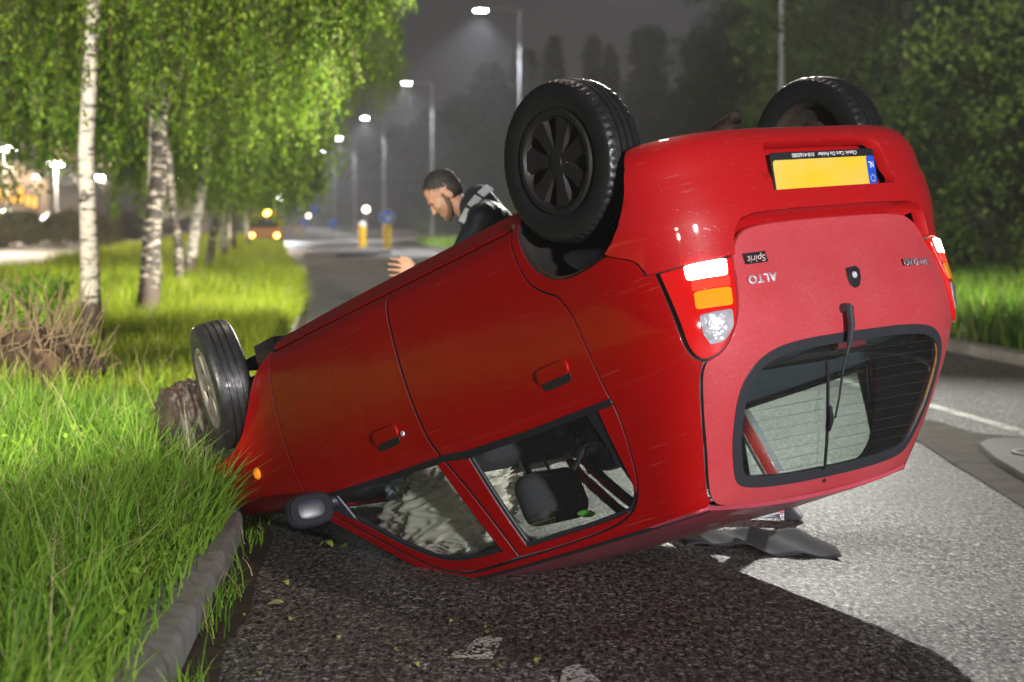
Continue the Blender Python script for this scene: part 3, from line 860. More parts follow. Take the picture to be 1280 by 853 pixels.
def panel(name, poly, fn, m, parent=None, holes=(), gap=0.0022, depth=0.02, off=0.0, step=0.035, bstep=0.014, sm=True, cen=CEN, dent=None, rim=None):
    """a thin curved sheet: a flat outline laid on the surface fn, with turned-in edges"""
    P = np.asarray(poly, float)
    if sm: P = smooth_poly(P)
    P = resample(P, bstep)
    if gap: P = inset(P, gap)
    loops = [P]
    for h in holes:
        H = np.asarray(h, float)
        if sm: H = smooth_poly(H)
        loops.append(resample(H, bstep))
    pts = [p for L in loops for p in L]; edges = []; k = 0
    for L in loops:
        edges += [(k + i, k + (i + 1) % len(L)) for i in range(len(L))]; k += len(L)
    lo, hi = P.min(0), P.max(0)
    gx = np.arange(lo[0] + step * .5, hi[0], step); gy = np.arange(lo[1] + step * .5, hi[1], step)
    if len(gx) and len(gy):
        G = np.stack(np.meshgrid(gx, gy), -1).reshape(-1, 2)
        ok = inside(G, P)
        for L in loops[1:]: ok &= ~inside(G, L)
        B = np.array(pts)
        if ok.any():
            G = G[ok]
            dmin = np.min(np.hypot(G[:, None, 0] - B[None, :, 0], G[:, None, 1] - B[None, :, 1]), 1)
            pts += [p for p in G[dmin > step * .45]]
    res = delaunay_2d_cdt([Vector((float(p[0]), float(p[1]))) for p in pts], edges, [], 0, 1e-7)
    UV = np.array([(v.x, v.y) for v in res[0]]); T = np.array([f for f in res[2]], dtype=int)
    c = UV[T].mean(1)
    ok = inside(c, P)
    for L in loops[1:]: ok &= ~inside(c, L)
    T = T[ok]
    used = np.unique(T); mp = -np.ones(len(UV), int); mp[used] = np.arange(len(used)); UV = UV[used]; T = mp[T]
    a = UV[T]
    sgn = (a[:, 1, 0] - a[:, 0, 0]) * (a[:, 2, 1] - a[:, 0, 1]) - (a[:, 1, 1] - a[:, 0, 1]) * (a[:, 2, 0] - a[:, 0, 0])
    T[sgn < 0] = T[sgn < 0][:, ::-1]
    n, du, dv = grad_normal(fn, UV[:, 0], UV[:, 1], cen)
    S = fn(UV[:, 0], UV[:, 1]) + n * (off if np.isscalar(off) else off(UV[:, 0], UV[:, 1])[:, None])
    if dent is not None: S = S + n * dent(UV[:, 0], UV[:, 1])[:, None]
    # winding
    t0 = S[T]; fnm = np.cross(t0[:, 1] - t0[:, 0], t0[:, 2] - t0[:, 0])
    if np.sum(fnm * n[T[:, 0]]) < 0: T = T[:, ::-1]; flip = True
    else: flip = False
    ed = {}
    for t in T:
        for i in range(3): ed[(t[i], t[(i + 1) % 3])] = t[(i + 2) % 3]
    bd = [(i, j) for (i, j) in ed if (j, i) not in ed]
    V = [S]; N = [n]; F3 = [T]; F4 = []
    if depth > 0 and bd:
        o2 = np.zeros_like(UV)
        for i, j in bd:
            d = UV[j] - UV[i]; w = np.array([d[1], -d[0]]); w /= np.linalg.norm(w) + 1e-12
            if np.dot(w, UV[ed[(i, j)]] - UV[i]) > 0: w = -w
            o2[i] += w; o2[j] += w
        b = np.unique(np.array(bd)); bi = {q: r for r, q in enumerate(b)}
        w = o2[b]
        D = du[b] * w[:, :1] + dv[b] * w[:, 1:]
        D -= n[b] * np.sum(D * n[b], 1, keepdims=True)
        D /= np.linalg.norm(D, axis=1, keepdims=True) + 1e-12
        r = min(.0018, depth * .3)
        R1 = S[b] + D * r - n[b] * r * .9; R2 = R1 - n[b] * (depth - r)
        k0 = len(S); k1 = k0 + len(b)
        V += [R1, R2]; n1 = n[b] * .45 + D; n1 /= np.linalg.norm(n1, axis=1, keepdims=True); N += [n1, D]
        for i, j in bd:
            F4.append((j, i, k0 + bi[i], k0 + bi[j])); F4.append((k0 + bi[j], k0 + bi[i], k1 + bi[i], k1 + bi[j]))
    me = np_mesh(name, np.concatenate(V), [T] + ([np.array(F4)] if F4 else []), [m] + ([rim] if rim else []), True, ([0] * len(T) + [i % 2 for i in range(len(F4))]) if rim else None, np.concatenate(N))  # rim blackens the turned-in edges: gap shade put into their colour
    return cobj(name, me, parent)

def xz_from_rear(pts):
    out = []
    for y, z in pts:
        P = rear(np.array([y]), np.array([z]))[0]; out.append((float(P[0]), z))
    return out

# --- outlines on the flank (x, z)
BGAP = [(1.042, .243), (1.056, .30), (1.050, .41), (1.035, .60), (1.018, .71), (.995, .82), (.962, .895), (.877, 1.10), (.826, 1.325)]
RD_REAR = [(.60, 1.330), (.291, 1.318), (.164, 1.285), (.086, 1.214), (.049, 1.123), (.017, 1.003), (.014, .919), (.025, .818), (.037, .745), (.057, .63), (.070, .598), (.092, .559), (.112, .528), (.176, .498), (.235, .452), (.268, .385), (.288, .30), (.292, .243)]
FD_FRONT = [(1.925, .243), (1.945, .40), (1.935, .60), (1.905, .76), (1.868, .876), (1.79, .955), (1.66, 1.058), (1.50, 1.178), (1.36, 1.268), (1.22, 1.318), (1.05, 1.332)]
rear_door = BGAP + RD_REAR
front_door = BGAP[::-1] + FD_FRONT
R_WIN = [(.826, .925), (.096, .920), (.100, 1.068), (.100, 1.190), (.118, 1.240), (.150, 1.268), (.209, 1.287), (.402, 1.294), (.764, 1.297)]
F_WIN = [(1.002, .909), (1.672, .886), (1.80, .884), (1.745, .945), (1.62, 1.040), (1.46, 1.160), (1.32, 1.237), (1.206, 1.270), (1.05, 1.284), (.900, 1.286)]
ARCH = [(-.301, .160), (-.295, .23), (-.280, .300), (-.261, .361), (-.235, .406), (-.197, .448), (-.154, .474), (-.075, .490), (.026, .493), (.098, .482), (.160, .449), (.213, .394), (.239, .338), (.258, .261), (.268, .195)]
GQ = [(-.154, .474), (-.178, .487), (-.24, .518), (-.263, .537), (-.280, .584)]
TL_OUT = [(-.710, .584), (-.705, .662), (-.697, .771), (-.686, .838), (-.666, .883), (-.645, .897)]
TG_SIDE = [(-.648, .934), (-.622, 1.05), (-.590, 1.15), (-.541, 1.286), (-.514, 1.325)]
quarter = (ARCH[6:] + [(.292, .195), (.292, .243)] + RD_REAR[::-1] + [(.826, 1.330), (1.05, 1.336), (1.22, 1.322), (1.36, 1.272), (1.50, 1.182), (1.66, 1.062), (1.79, .959), (1.875, .882)]
           + [(1.935, .886), (1.82, .985), (1.68, 1.095), (1.52, 1.215), (1.37, 1.306), (1.22, 1.346), (1.05, 1.352), (.615, 1.352), (.185, 1.349), (-.08, 1.340)]
           + xz_from_rear(TG_SIDE[::-1]) + xz_from_rear(TL_OUT[::-1]) + GQ[::-1][:-1])
FARCH = [(1.917, .20), (1.945, .232), (2.017, .267), (2.096, .332), (2.163, .417), (2.256, .516), (2.403, .571), (2.55, .585), (2.66, .565)]
fender = [(1.925, .243), (1.945, .40), (1.935, .60), (1.905, .76), (1.868, .876)][::-1] + FARCH[1:] + [(2.80, .585), (2.91, .62), (2.80, .74), (2.50, .815), (2.20, .855), (1.95, .880)]
sill = [(.292, .175), (.292, .238), (1.05, .238), (1.90, .238), (1.935, .228), (1.90, .185)]
def rrect(cx, cz, w, h, r=.3, n=5, sk=0.0):
    out = []; r = r * min(w, h)
    for sx, sz, a0 in ((1, -1, -90), (1, 1, 0), (-1, 1, 90), (-1, -1, 180)):
        for i in range(n):
            a = math.radians(a0 + 90 * i / (n - 1))
            x = sx * (w / 2 - r) + r * math.cos(a); z = sz * (h / 2 - r) + r * math.sin(a)
            out.append((cx + x, cz + z + sk * x))
    return out
def offs(poly, d): return inset(np.asarray(poly, float), -d)

def dent_r(u, v):   # the buckled rear pillar
    return -0.010 * np.exp(-((u + .02 - (v - 1.2) * .35) / .06) ** 2 - ((v - 1.17) / .16) ** 2) + 0.004 * np.exp(-((u + .10) / .05) ** 2 - ((v - 1.22) / .12) ** 2)

for sgn, fn in ((-1, sideR), (1, sideL)):
    right = sgn < 0
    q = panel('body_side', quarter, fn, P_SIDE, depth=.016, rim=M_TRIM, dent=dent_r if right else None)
    panel('arch_lip', ARCH[6:13] + [(p[0] * .955 + .0, p[1] * .955 + .01) for p in ARCH[6:13]][::-1], fn, M_RUST, q, depth=0, off=-.014, gap=0)
    panel('sill_panel', sill, fn, P_SIDE, depth=.03)
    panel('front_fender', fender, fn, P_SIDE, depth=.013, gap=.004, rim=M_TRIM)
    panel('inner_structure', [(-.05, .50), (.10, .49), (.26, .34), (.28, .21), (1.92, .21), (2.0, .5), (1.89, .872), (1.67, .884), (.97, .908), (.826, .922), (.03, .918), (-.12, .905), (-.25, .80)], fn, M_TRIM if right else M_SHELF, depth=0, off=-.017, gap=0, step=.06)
    panel('pillar_trim', [(.07, .90), (.06, 1.0), (.09, 1.12), (.12, 1.21), (.18, 1.27), (.30, 1.30), (.82, 1.31), (1.2, 1.29), (1.25, 1.325), (.2, 1.335), (-.06, 1.325)] + xz_from_rear([(-.50, 1.25), (-.56, 1.12), (-.60, 1.0), (-.62, .90)]), fn, M_CARD, depth=0, off=-.016, gap=0, step=.04)
    for nm, out, win in (('rear_door', rear_door, R_WIN), ('front_door', front_door, F_WIN)):
        d = panel(nm, out, fn, P_SIDE, holes=[win], depth=.013, gap=.0082, rim=M_TRIM)  # black rim paints the shade inside the door gaps
        panel('window_seal', offs(win, .004), fn, M_SEAL, d, holes=[inset(np.asarray(win, float), .012)], depth=.012, off=-.008, gap=0, sm=False)
        panel('window_pane', offs(win, .003), fn, M_GLASS, d, depth=0, off=-.014, gap=0, step=.06)
        if nm == 'rear_door':
            panel('window_divider', [(.165, .922), (.094, .922), (.098, 1.19), (.112, 1.20)], fn, M_TRIM, d, depth=.01, off=-.006, gap=0)
            panel('belt_moulding', [(.965, .893), (.965, .915), (.826, .935), (.45, .938), (.02, .934), (.018, .914), (.45, .918), (.80, .910)], fn, M_TRIM, d, depth=.012, off=.004, gap=0, sm=False)
            hx, hz = .228, .782; hw = .150
        else:
            panel('belt_moulding', [(1.868, .868), (1.868, .884), (1.60, .899), (1.25, .912), (.975, .916), (.962, .897), (1.25, .894), (1.60, .882)], fn, M_TRIM, d, depth=.012, off=.004, gap=0, sm=False)
            hx, hz = 1.226, .766; hw = .145
        h = panel('door_handle', rrect(hx, hz + .012, hw, .044, .42, 5, .02), fn, M_TRIM, d, depth=.003, off=.002, gap=0, sm=False, bstep=.006)
        panel('handle_flap', rrect(hx, hz - .018, hw + .008, .046, .38, 5, .02), fn, P_SIDE, h, depth=.012, off=.011, gap=0, sm=False, bstep=.006)
        if nm == 'front_door':
            P = fn(np.array([hx - .10]), np.array([hz + .002]))[0]
            lk = MB().lathe([(0, .004), (.009, .004), (.011, 0)], 14, axis='y').mesh('door_lock', M_CHROME, smooth=True)
            o = cobj('door_lock', lk, d, tuple(P)); o.rotation_euler = (0, 0, PI if right else 0)
    P = fn(np.array([2.203]), np.array([.69]))[0]
    mk = MB().lathe([(0, .016), (.012, .014), (.022, .008), (.026, 0)], 18, axis='y').mesh('side_indicator', M_AMBER, smooth=True)
    o = cobj('side_indicator', mk, None, tuple(P)); o.rotation_euler = (0, 0, PI if right else 0)
    # roof gutter moulding
    pts = [fn(np.array([x]), np.array([z]))[0] for x, z in ((-.085, 1.344), (.185, 1.353), (.615, 1.356), (1.05, 1.355), (1.22, 1.349))]
    cobj('roof_moulding', MB().tube([tuple(p) for p in pts], .0065, 8).mesh('roof_moulding', M_TRIM, smooth=True))

# --- roof, windscreen, bonnet
def roof_fn(x, q):
    x = np.asarray(x, float); q = np.asarray(q, float)
    zs = np.interp(x, [-.1, .185, .615, 1.05, 1.24], [1.341, 1.351, 1.354, 1.352, 1.344])
    w = f_w(zs) * uptaper(x, zs) * np.interp(x, [-.14, -.06, .05, .2], [.86, .93, .985, 1.0])
    y = w * q * 0.995
    z = zs + .036 * (1 - np.abs(q) ** 2.4) + .002
    xx = x - np.where(x < .1, (.035) * (1 - np.abs(q) ** 3) * np.clip((.1 - x) / .2, 0, 1), 0)
    return np.stack(np.broadcast_arrays(xx, y, z), -1)
P_ROOF = paint('red_roof_paint', (0.47, 0.04, 0.07), 0.33, 0.6, ((0.5, 0.14, 0.18), 0.5), 0.4)
panel('roof', [(-.085, -1), (1.23, -1), (1.23, 1), (-.085, 1)], roof_fn, P_ROOF, step=.08, bstep=.05, sm=False, cen=(.6, 0, .6), depth=.015)
panel('headliner', [(-.05, -.95), (1.2, -.95), (1.2, .95), (-.05, .95)], roof_fn, M_LINER, step=.1, bstep=.08, sm=False, cen=(.6, 0, .6), depth=0, off=-.03, gap=0)
def screen_fn(t, q):
    t = np.asarray(t, float); q = np.asarray(q, float)
    x = 1.99 - .76 * t + .10 * (1 - q * q); z = .90 + .45 * t - .03 * t * (1 - t) ; w = (.655 - .10 * t)
    return np.stack(np.broadcast_arrays(x, w * q, z + .02 * (1 - q * q)), -1)
panel('windscreen', [(0, -1), (1, -1), (1, 1), (0, 1)], screen_fn, M_GLASS, step=.12, bstep=.08, sm=False, depth=0, gap=0)
def hood_fn(x, q):
    x = np.asarray(x, float); q = np.asarray(q, float)
    zs = np.interp(x, [1.9, 1.95, 2.2, 2.5, 2.8, 2.93], [.885, .882, .855, .815, .74, .62])
    w = f_w(zs) * taper(x) * .985
    return np.stack(np.broadcast_arrays(x + .05 * (1 - q * q), w * q, zs + .045 * (1 - np.abs(q) ** 2.2)), -1)
panel('bonnet', [(1.96, -1), (2.92, -1), (2.92, 1), (1.96, 1)], hood_fn, P_SIDE, step=.1, bstep=.05, sm=False, cen=(2.2, 0, .3), depth=.02)

# --- tailgate
tg_half = [(.25, .492), (.400, .500), (.452, .520), (.482, .556), (.500, .600), (.514, .665), (.540, .777), (.568, .845), (.603, .886), (.640, .900), (.646, .934), (.620, 1.05), (.588, 1.15), (.539, 1.286), (.512, 1.324), (.470, 1.345), (.293, 1.362), (.12, 1.370)]
tg = [(-y, z) for y, z in tg_half] + [(y, z) for y, z in tg_half[::-1]]
gl_half = [(.12, .888), (.26, .890), (.385, .900), (.462, .925), (.507, .968), (.524, 1.03), (.508, 1.14), (.486, 1.20), (.455, 1.262), (.425, 1.288), (.36, 1.302), (.24, 1.311), (.10, 1.315)]
glass_poly = [(-y, z) for y, z in gl_half] + [(y, z) for y, z in gl_half[::-1]]
def tg_off(u, v):   # crease across the gate and the pressed bead round the lower panel
    return 0.0035 * np.tanh((v - .632) / .006) * np.clip((.56 - np.abs(u)) / .05, 0, 1) * np.clip((.85 - v) / .15, 0, 1)
gate = panel('tailgate', tg, rear, P_GATE, holes=[glass_poly], depth=.03, gap=.0035, off=tg_off, step=.022)
panel('window_seal', offs(glass_poly, .004), rear, M_SEAL, gate, holes=[inset(np.asarray(glass_poly, float), .024)], depth=.014, off=.003, gap=0, sm=True)
pane = panel('rear_window', offs(glass_poly, -.012), rear, M_RGLASS, gate, depth=0, off=-.004, gap=0, step=.05)
hw = MB()
for k in range(11):
    z = .945 + k * .0325
    ymax = float(np.interp(z, [.90, .97, 1.03, 1.14, 1.29], [.36, .47, .49, .475, .395]))
    pts = [tuple(rear(np.array([y]), np.array([z]))[0] + np.array([.006, 0, 0])) for y in np.linspace(-ymax, ymax, 9)]
    hw.tube(pts, .0006, 4, cap=False)
o = cobj('defroster_wires', hw.mesh('defroster_wires', mat('heater_wire', (0.16, 0.08, 0.03), 0.5)), gate); tag(o, kind='stuff')
for s in (-1, 1):
    pts = [tuple(rear(np.array([s * y]), np.array([z]))[0] + np.array([.005, 0, 0])) for y, z in ((.455, .945), (.489, .99), (.496, 1.03), (.483, 1.14), (.46, 1.20), (.43, 1.26))]
    cobj('bus_bar', MB().tube(pts, .005, 6).mesh('bus_bar', mat('copper_bar', (0.32, 0.15, 0.03), 0.45)), gate)
def on_rear(y, z, off=0.0):
    n, du, dv = grad_normal(rear, np.array([y]), np.array([z]), CEN)
    return rear(np.array([y]), np.array([z]))[0] + n[0] * off, n[0], dv[0] / np.linalg.norm(dv[0])
def frame_on(y, z, off):
    P, n, up = on_rear(y, z, off)
    rt = np.cross(up, n)
    return Matrix(((rt[0], up[0], n[0], P[0]), (rt[1], up[1], n[1], P[1]), (rt[2], up[2], n[2], P[2]), (0, 0, 0, 1)))
def text(name, body, m, parent, M, width=None, height=None, ext=.001, shear=0.0, bold=0.0, spacing=1.0, sub=True):
    cu = bpy.data.curves.new(name, 'FONT'); cu.body = body; cu.size = 1; cu.extrude = 0; cu.shear = shear; cu.offset = bold; cu.space_character = spacing
    cu.resolution_u = 4
    t = bpy.data.objects.new(name, cu); COL.objects.link(t)
    bpy.context.view_layer.update()
    me = bpy.data.meshes.new_from_object(t.evaluated_get(bpy.context.evaluated_depsgraph_get()))
    COL.objects.unlink(t); bpy.data.objects.remove(t)
    bm = bmesh.new(); bm.from_mesh(me)
    lo = Vector((min(v.co.x for v in bm.verts), min(v.co.y for v in bm.verts))); hi = Vector((max(v.co.x for v in bm.verts), max(v.co.y for v in bm.verts)))
    sx = width / (hi.x - lo.x); sy = height / (hi.y - lo.y)
    for v in bm.verts: v.co = Vector(((v.co.x - lo.x) * sx, (v.co.y - lo.y) * sy, 0))
    if ext > 0:
        r = bmesh.ops.extrude_face_region(bm, geom=bm.faces[:])
        for v in [g_ for g_ in r['geom'] if isinstance(g_, bmesh.types.BMVert)]: v.co.z += ext
        bmesh.ops.recalc_face_normals(bm, faces=bm.faces[:])
    bm.to_mesh(me); bm.free()
    me.transform(M)
    me.materials.clear(); me.materials.append(m); me.name = name
    o = bpy.data.objects.new(name, me); COL.objects.link(o)
    if parent is not None: o.parent = parent
    return o
text('model_badge', 'ALTO', M_CHROME, gate, frame_on(-.348, .660, .001), .132, .030, .005, 0.18, 0.02, 1.12)
text('maker_badge', 'SUZUKI', M_BADGE, gate, frame_on(.452, .667, .001), .165, .024, .005, 0, 0.03, 1.08)
st = panel('sticker', [(-.365, .585), (-.365, .622), (-.460, .622), (-.460, .585)], rear, M_BLACK, gate, depth=.0008, off=.0030, gap=0, sm=False)
text('sticker_print', 'Spirit', mat('pale_print', (0.7, 0.5, 0.5), 0.5), gate, frame_on(-.370, .589, .0038), .084, .030, .0, 0.3, 0.0)
# lock recess
lp = panel('gate_handle', [(-.010, .676), (.040, .672), (.050, .684), (.044, .712), (.026, .738), (.006, .744), (-.016, .730), (-.018, .70)], rear, M_TRIM, gate, depth=.012, off=.010, gap=0, bstep=.006)
P, n, up = on_rear(.012, .702, .012)
cobj('gate_lock', MB().lathe([(0, .001), (.004, .001), (.005, .004), (.010, .004), (.012, 0)], 16, axis='x').mesh('gate_lock', M_CHROME, smooth=True), gate, tuple(P)).rotation_euler = (0, 0, PI)
P, n, up = on_rear(.004, 1.331, .0)
cobj('washer_jet', MB().lathe([(0, .006), (.007, .005), (.008, 0)], 12, axis='x').mesh('washer_jet', M_TRIM, smooth=True), gate, tuple(P)).rotation_euler = (0, 0, PI)
# wiper
def rp(y, z, off): return tuple(on_rear(y, z, off)[0])
wm = MB()
wm.tube([rp(-.076, .806, 0), rp(-.076, .806, .03)], [.017, .015], 14)
wm.tube([rp(-.076, .800, .030), rp(-.078, .86, .036), rp(-.086, .918, .034)], [.014, .012, .009], 8)
w_ = cobj('wiper_arm', wm.mesh('wiper_arm', M_SEAL, smooth=True), gate)
wb = MB()
wb.tube([rp(-.086, .915, .034), rp(-.098, .985, .032), rp(-.085, 1.07, .030), rp(-.078, 1.128, .028)], [.006, .0045, .004, .004], 6)
cobj('wiper_rod', wb.mesh('wiper_rod', M_SEAL, smooth=True), gate)
wb = MB()
wb.tube([rp(-.165, .962, .014), rp(-.135, 1.04, .014), rp(-.101, 1.129, .014), rp(-.066, 1.21, .014), rp(-.035, 1.287, .014)], .006, 6)
wb.tube([rp(-.115, 1.09, .022), rp(-.100, 1.129, .030), rp(-.086, 1.165, .022)], [.006, .011, .006], 6)
cobj('wiper_blade', wb.mesh('wiper_blade', M_TRIM, smooth=True), gate)

# --- tail lamps
tl_poly = TL_OUT[:0] + [(-.708, .588), (-.703, .662), (-.695, .771), (-.684, .838), (-.665, .880), (-.643, .894), (-.606, .882), (-.572, .843), (-.545, .777), (-.520, .664), (-.506, .600), (-.508, .588)]
blk = dict(white=[(-.655, .592), (-.534, .594), (-.545, .646), (-.656, .638)], amber=[(-.650, .680), (-.548, .688), (-.558, .744), (-.655, .734)],
           clear=[(-.652, .754), (-.564, .757), (-.567, .806), (-.594, .846), (-.632, .847), (-.648, .812)])
def rnd_poly(p, k=.25):
    P = np.array(p); out = []
    for i in range(len(P)):
        a, b, c = P[i - 1], P[i], P[(i + 1) % len(P)]
        out += [b + (a - b) * k * .5, b + (a - b) * k * .12 + (c - b) * k * .12, b + (c - b) * k * .5]
    return np.array(out)
for s in (-1, 1):
    mir = (lambda p: [(q[0], q[1]) for q in p]) if s < 0 else (lambda p: [(-q[0], q[1]) for q in p])
    housing = panel('lamp_housing', mir(offs(tl_poly, .004)), rear, M_TRIM, None, depth=.02, off=-.012, gap=0)
    lens = panel('tail_light', mir(tl_poly), rear, M_LENS, None, depth=.028, off=lambda u, v: .012 + 0 * u, gap=.007, bstep=.01)
    panel('red_reflector', mir([(-.648, .642), (-.540, .650), (-.547, .682), (-.652, .674)]), rear, M_LITR, lens, depth=.002, off=.0135, gap=0, bstep=.008)
    for k, mm_ in (('white', M_LIT), ('amber', M_AMBER), ('clear', M_CLEAR)):
        nm = {'white': 'lit_lamp', 'amber': 'indicator_lens', 'clear': 'reversing_lens'}[k]
        panel(nm, mir(rnd_poly(blk[k])), rear, mm_, lens, depth=.004, off=.015, gap=0, sm=False, bstep=.008)

# --- rear bumper
yb = [(.0, .462), (.20, .461), (.395, .463), (.452, .474), (.480, .500), (.492, .535), (.500, .586)]
top = [(s_of_y(y), z) for y, z in yb[1:]]
sx_ = [(s_of_x(x, 1), z) for x, z in ((-.283, .583), (-.263, .535), (-.24, .516), (-.178, .485), (-.160, .470))]
arc = [(s_of_x(x, 1), z) for x, z in ((-.200, .446), (-.238, .404), (-.264, .358), (-.283, .30), (-.297, .23), (-.303, .165))]
half = top + [(s_of_y(.60), .586), (s_of_y(.69), .585)] + sx_ + arc
bp = half + [(s, .160) for s in (.74, .5, .2, -.2, -.5, -.74)] + [(-s, z) for s, z in half[::-1]]
rec = [(-.262, .222), (.298, .222), (.325, .245), (.335, .300), (.348, .372), (.330, .398), (-.295, .398), (-.286, .30), (-.275, .240)]
print('bp', min(p[0] for p in bp), [ (round(p[0],3),p[1]) for p in half])
bum = panel('rear_bumper', bp, bumper, P_BUMP, holes=[[(s_of_y(y), z) for y, z in rec]], depth=.045, gap=.002, step=.03, sm=False)
# step on top of the bumper back to the tailgate
V = []; F = []
for i, y in enumerate(np.linspace(-.47, .47, 40)):
    z = float(np.interp(abs(y), [0, .395, .452, .48], [.461, .463, .474, .498]))
    a = bumper(np.array([s_of_y(y)]), np.array([z]))[0]; b = rear(np.array([y]), np.array([.488]))[0]
    V += [tuple(a + np.array([.003, 0, .0005])), (b[0] + .055, y * .985, z + .002), (b[0] + .06, y * .985, z + .11)]
for i in range(39):
    for k in range(2): F.append((3 * i + k, 3 * i + k + 1, 3 * i + k + 4, 3 * i + k + 3))
cobj('bumper_step', np_mesh('bumper_step', V, [F], [P_BUMP]), bum)
# plate niche floor and plate
def niche(y, z):
    y = np.asarray(y, float); z = np.asarray(z, float)
    b = rear(y * .9, np.full_like(z, .34))
    x = -.482 + .034 * np.clip((.40 - z) / .18, 0, 1) + 0.03 * (np.abs(y) / .35) ** 3
    return np.stack(np.broadcast_arrays(x, y, z), -1)
panel('plate_niche', offs(rec, .02), niche, P_BUMP, bum, depth=0, gap=0, step=.04)
PL = Matrix.Translation((-.512, .005, .335)) @ Matrix.Rotation(math.radians(-90), 4, 'Z') @ Matrix.Rotation(math.radians(90), 4, 'X') @ Matrix.Rotation(math.radians(-9), 4, 'X')
# plate frame: x to the right as read, y up, z towards the reader
plate = cobj('number_plate', MB().prism(rrect(0, 0, .535, .136, .10), -.008, 0).mesh('number_plate', M_BLACK, bevel=.002), bum)
plate.matrix_local = PL
def onplate(name, poly, z, m):
    o = bpy.data.objects.new(name, MB().prism(poly, 0, .0012).mesh(name, m)); COL.objects.link(o)
    o.parent = bum; o.matrix_local = PL @ Matrix.Translation((0, 0, z)); return o
onplate('plate_face', rrect(.0, .0115, .522, .107, .12), .0005, M_PLATE)
onplate('plate_border', rrect(-.240, .0115, .042, .107, .2), .0012, M_BLUE)
t_ = text('plate_print', 'NL', M_WHITE, bum, PL @ Matrix.Translation((-.254, -.022, .0027)), .026, .022, 0, 0, .02)
sm_ = MB()
for k in range(12):
    a = 2 * PI * k / 12
    sm_.prism([(.0022 * math.cos(b) - .241 + .011 * math.cos(a), .0022 * math.sin(b) + .036 + .011 * math.sin(a)) for b in np.linspace(0, 2 * PI, 5, endpoint=False)], 0.0026, .0029)
o = bpy.data.objects.new('plate_stars', sm_.mesh('plate_stars', mat('star_print', (.75, .7, .3), .5))); COL.objects.link(o); o.parent = bum; o.matrix_local = PL
text('holder_print', 'Classic Cars De Polder   010-4165085', M_WHITE, bum, PL @ Matrix.Translation((-.175, -.0625, .0006)), .335, .0135, 0, 0, .015)

# --- wheels
def tyre_mesh(notch=1.0):
    R_, n = .277, 168
    prof = [(.170, -.060, 0), (.182, -.070, 0), (.205, -.077, 0), (.232, -.079, 0), (.254, -.077, 0), (.263, -.073, 0), (.268, -.068, 1), (.2725, -.060, 1), (.2755, -.047, 2), (.2762, -.034, 0),
            (.2685, -.032, 0), (.2685, -.026, 0), (.277, -.024, 0), (.2775, -.005, 0), (.2700, -.003, 0), (.2700, .003, 0), (.2775, .005, 0), (.277, .024, 0), (.2685, .026, 0), (.2685, .032, 0),
            (.2762, .034, 0), (.2755, .047, 2), (.2725, .060, 1), (.268, .068, 1), (.263, .073, 0), (.254, .077, 0), (.232, .079, 0), (.205, .077, 0), (.182, .070, 0), (.170, .060, 0)]
    V = []; F = []
    for (r, h, blk_) in prof:
        for k in range(n):
            rr = r
            if blk_ and (k % 3 == 0): rr = r - (.0055 if blk_ == 1 else .0035) * notch
            a = 2 * PI * k / n
            V.append((rr * math.cos(a), h, rr * math.sin(a)))
    m = len(prof)
    for i in range(m - 1):
        for k in range(n):
            k2 = (k + 1) % n
            F.append((i * n + k, (i + 1) * n + k, (i + 1) * n + k2, i * n + k2))
    me = np_mesh('tyre', V, [F], [M_TYRE]); me.set_sharp_from_angle(angle=math.radians(32)); return me
def rim_mesh():
    b = MB()
    b.lathe([(.182, -.071), (.170, -.066), (.160, -.05), (.156, .02), (.168, .06), (.180, .070)], 48, axis='y')
    b.lathe([(.158, -.020), (.06, -.030), (.0, -.030)], 40, axis='y')
    b.lathe([(.156, .03), (.08, .0), (.0, .0)], 32, axis='y')
    return b.mesh('rim', M_DARK, smooth=True)
def cap_mesh(m):
    b = MB()
    b.lathe([(.180, -.072), (.172, -.079), (.158, -.078), (.150, -.070), (.146, -.062)], 56, axis='y')
    b.lathe([(.052, -.060), (.047, -.066), (.020, -.069), (0, -.069)], 40, axis='y')
    b.lathe([(.026, -.069), (.025, -.0715), (.0, -.0715)], 28, axis='y')
    for k in range(7):
        a = 2 * PI * k / 7
        Mr = Matrix.Rotation(a, 4, 'Y')
        V = []
        for r, w, h in ((.040, .026, -.066), (.095, .031, -.067), (.155, .050, -.070)):
            V += [(r, h + .014, -w), (r, h, -w * .72), (r, h, w * .72), (r, h + .014, w)]
        F = []
        for i in range(2):
            for q in range(3): F.append((4 * i + q, 4 * i + q + 1, 4 * i + q + 5, 4 * i + q + 4))
        F += [(0, 1, 2, 3), (8, 11, 10, 9)]
        b.add(V, F, Mr)
    return b.mesh('hub_cap', m, smooth=True, angle=math.radians(30))
ME_T, ME_R, ME_C = tyre_mesh(), rim_mesh(), cap_mesh(M_CAP)
ME_TF = tyre_mesh(.12)
ME_CF = cap_mesh(M_CAPF)
ME_H = MB().lathe([(0, .07), (.06, .07), (.075, .03), (.11, .02), (.11, -.02), (0, -.02)], 24, axis='y').mesh('wheel', M_RUST, smooth=True)
def wheel(x, y, z, rot, cap=True, roll=0.0, cm=None, tm=None):
    w = cobj('wheel', ME_H, None, (x, y, z)); w.rotation_euler = rot
    for nm, me in (('tyre', tm or ME_T), ('rim', ME_R)) + ((('hub_cap', cm or ME_C),) if cap else ()):
        o = cobj(nm, me, w); o.rotation_euler = (0, roll, 0)
    return w
wheel(0, -.640, .100, (0, 0, 0), True, .35)
wheel(0, .640, .100, (0, 0, PI), True, .1)
wheel(2.405, -.650, .262, (math.radians(-3), 0, math.radians(24)), True, 1.25, ME_CF, ME_TF)
wheel(2.36, .640, .14, (0, 0, PI + math.radians(20)), True, .6)

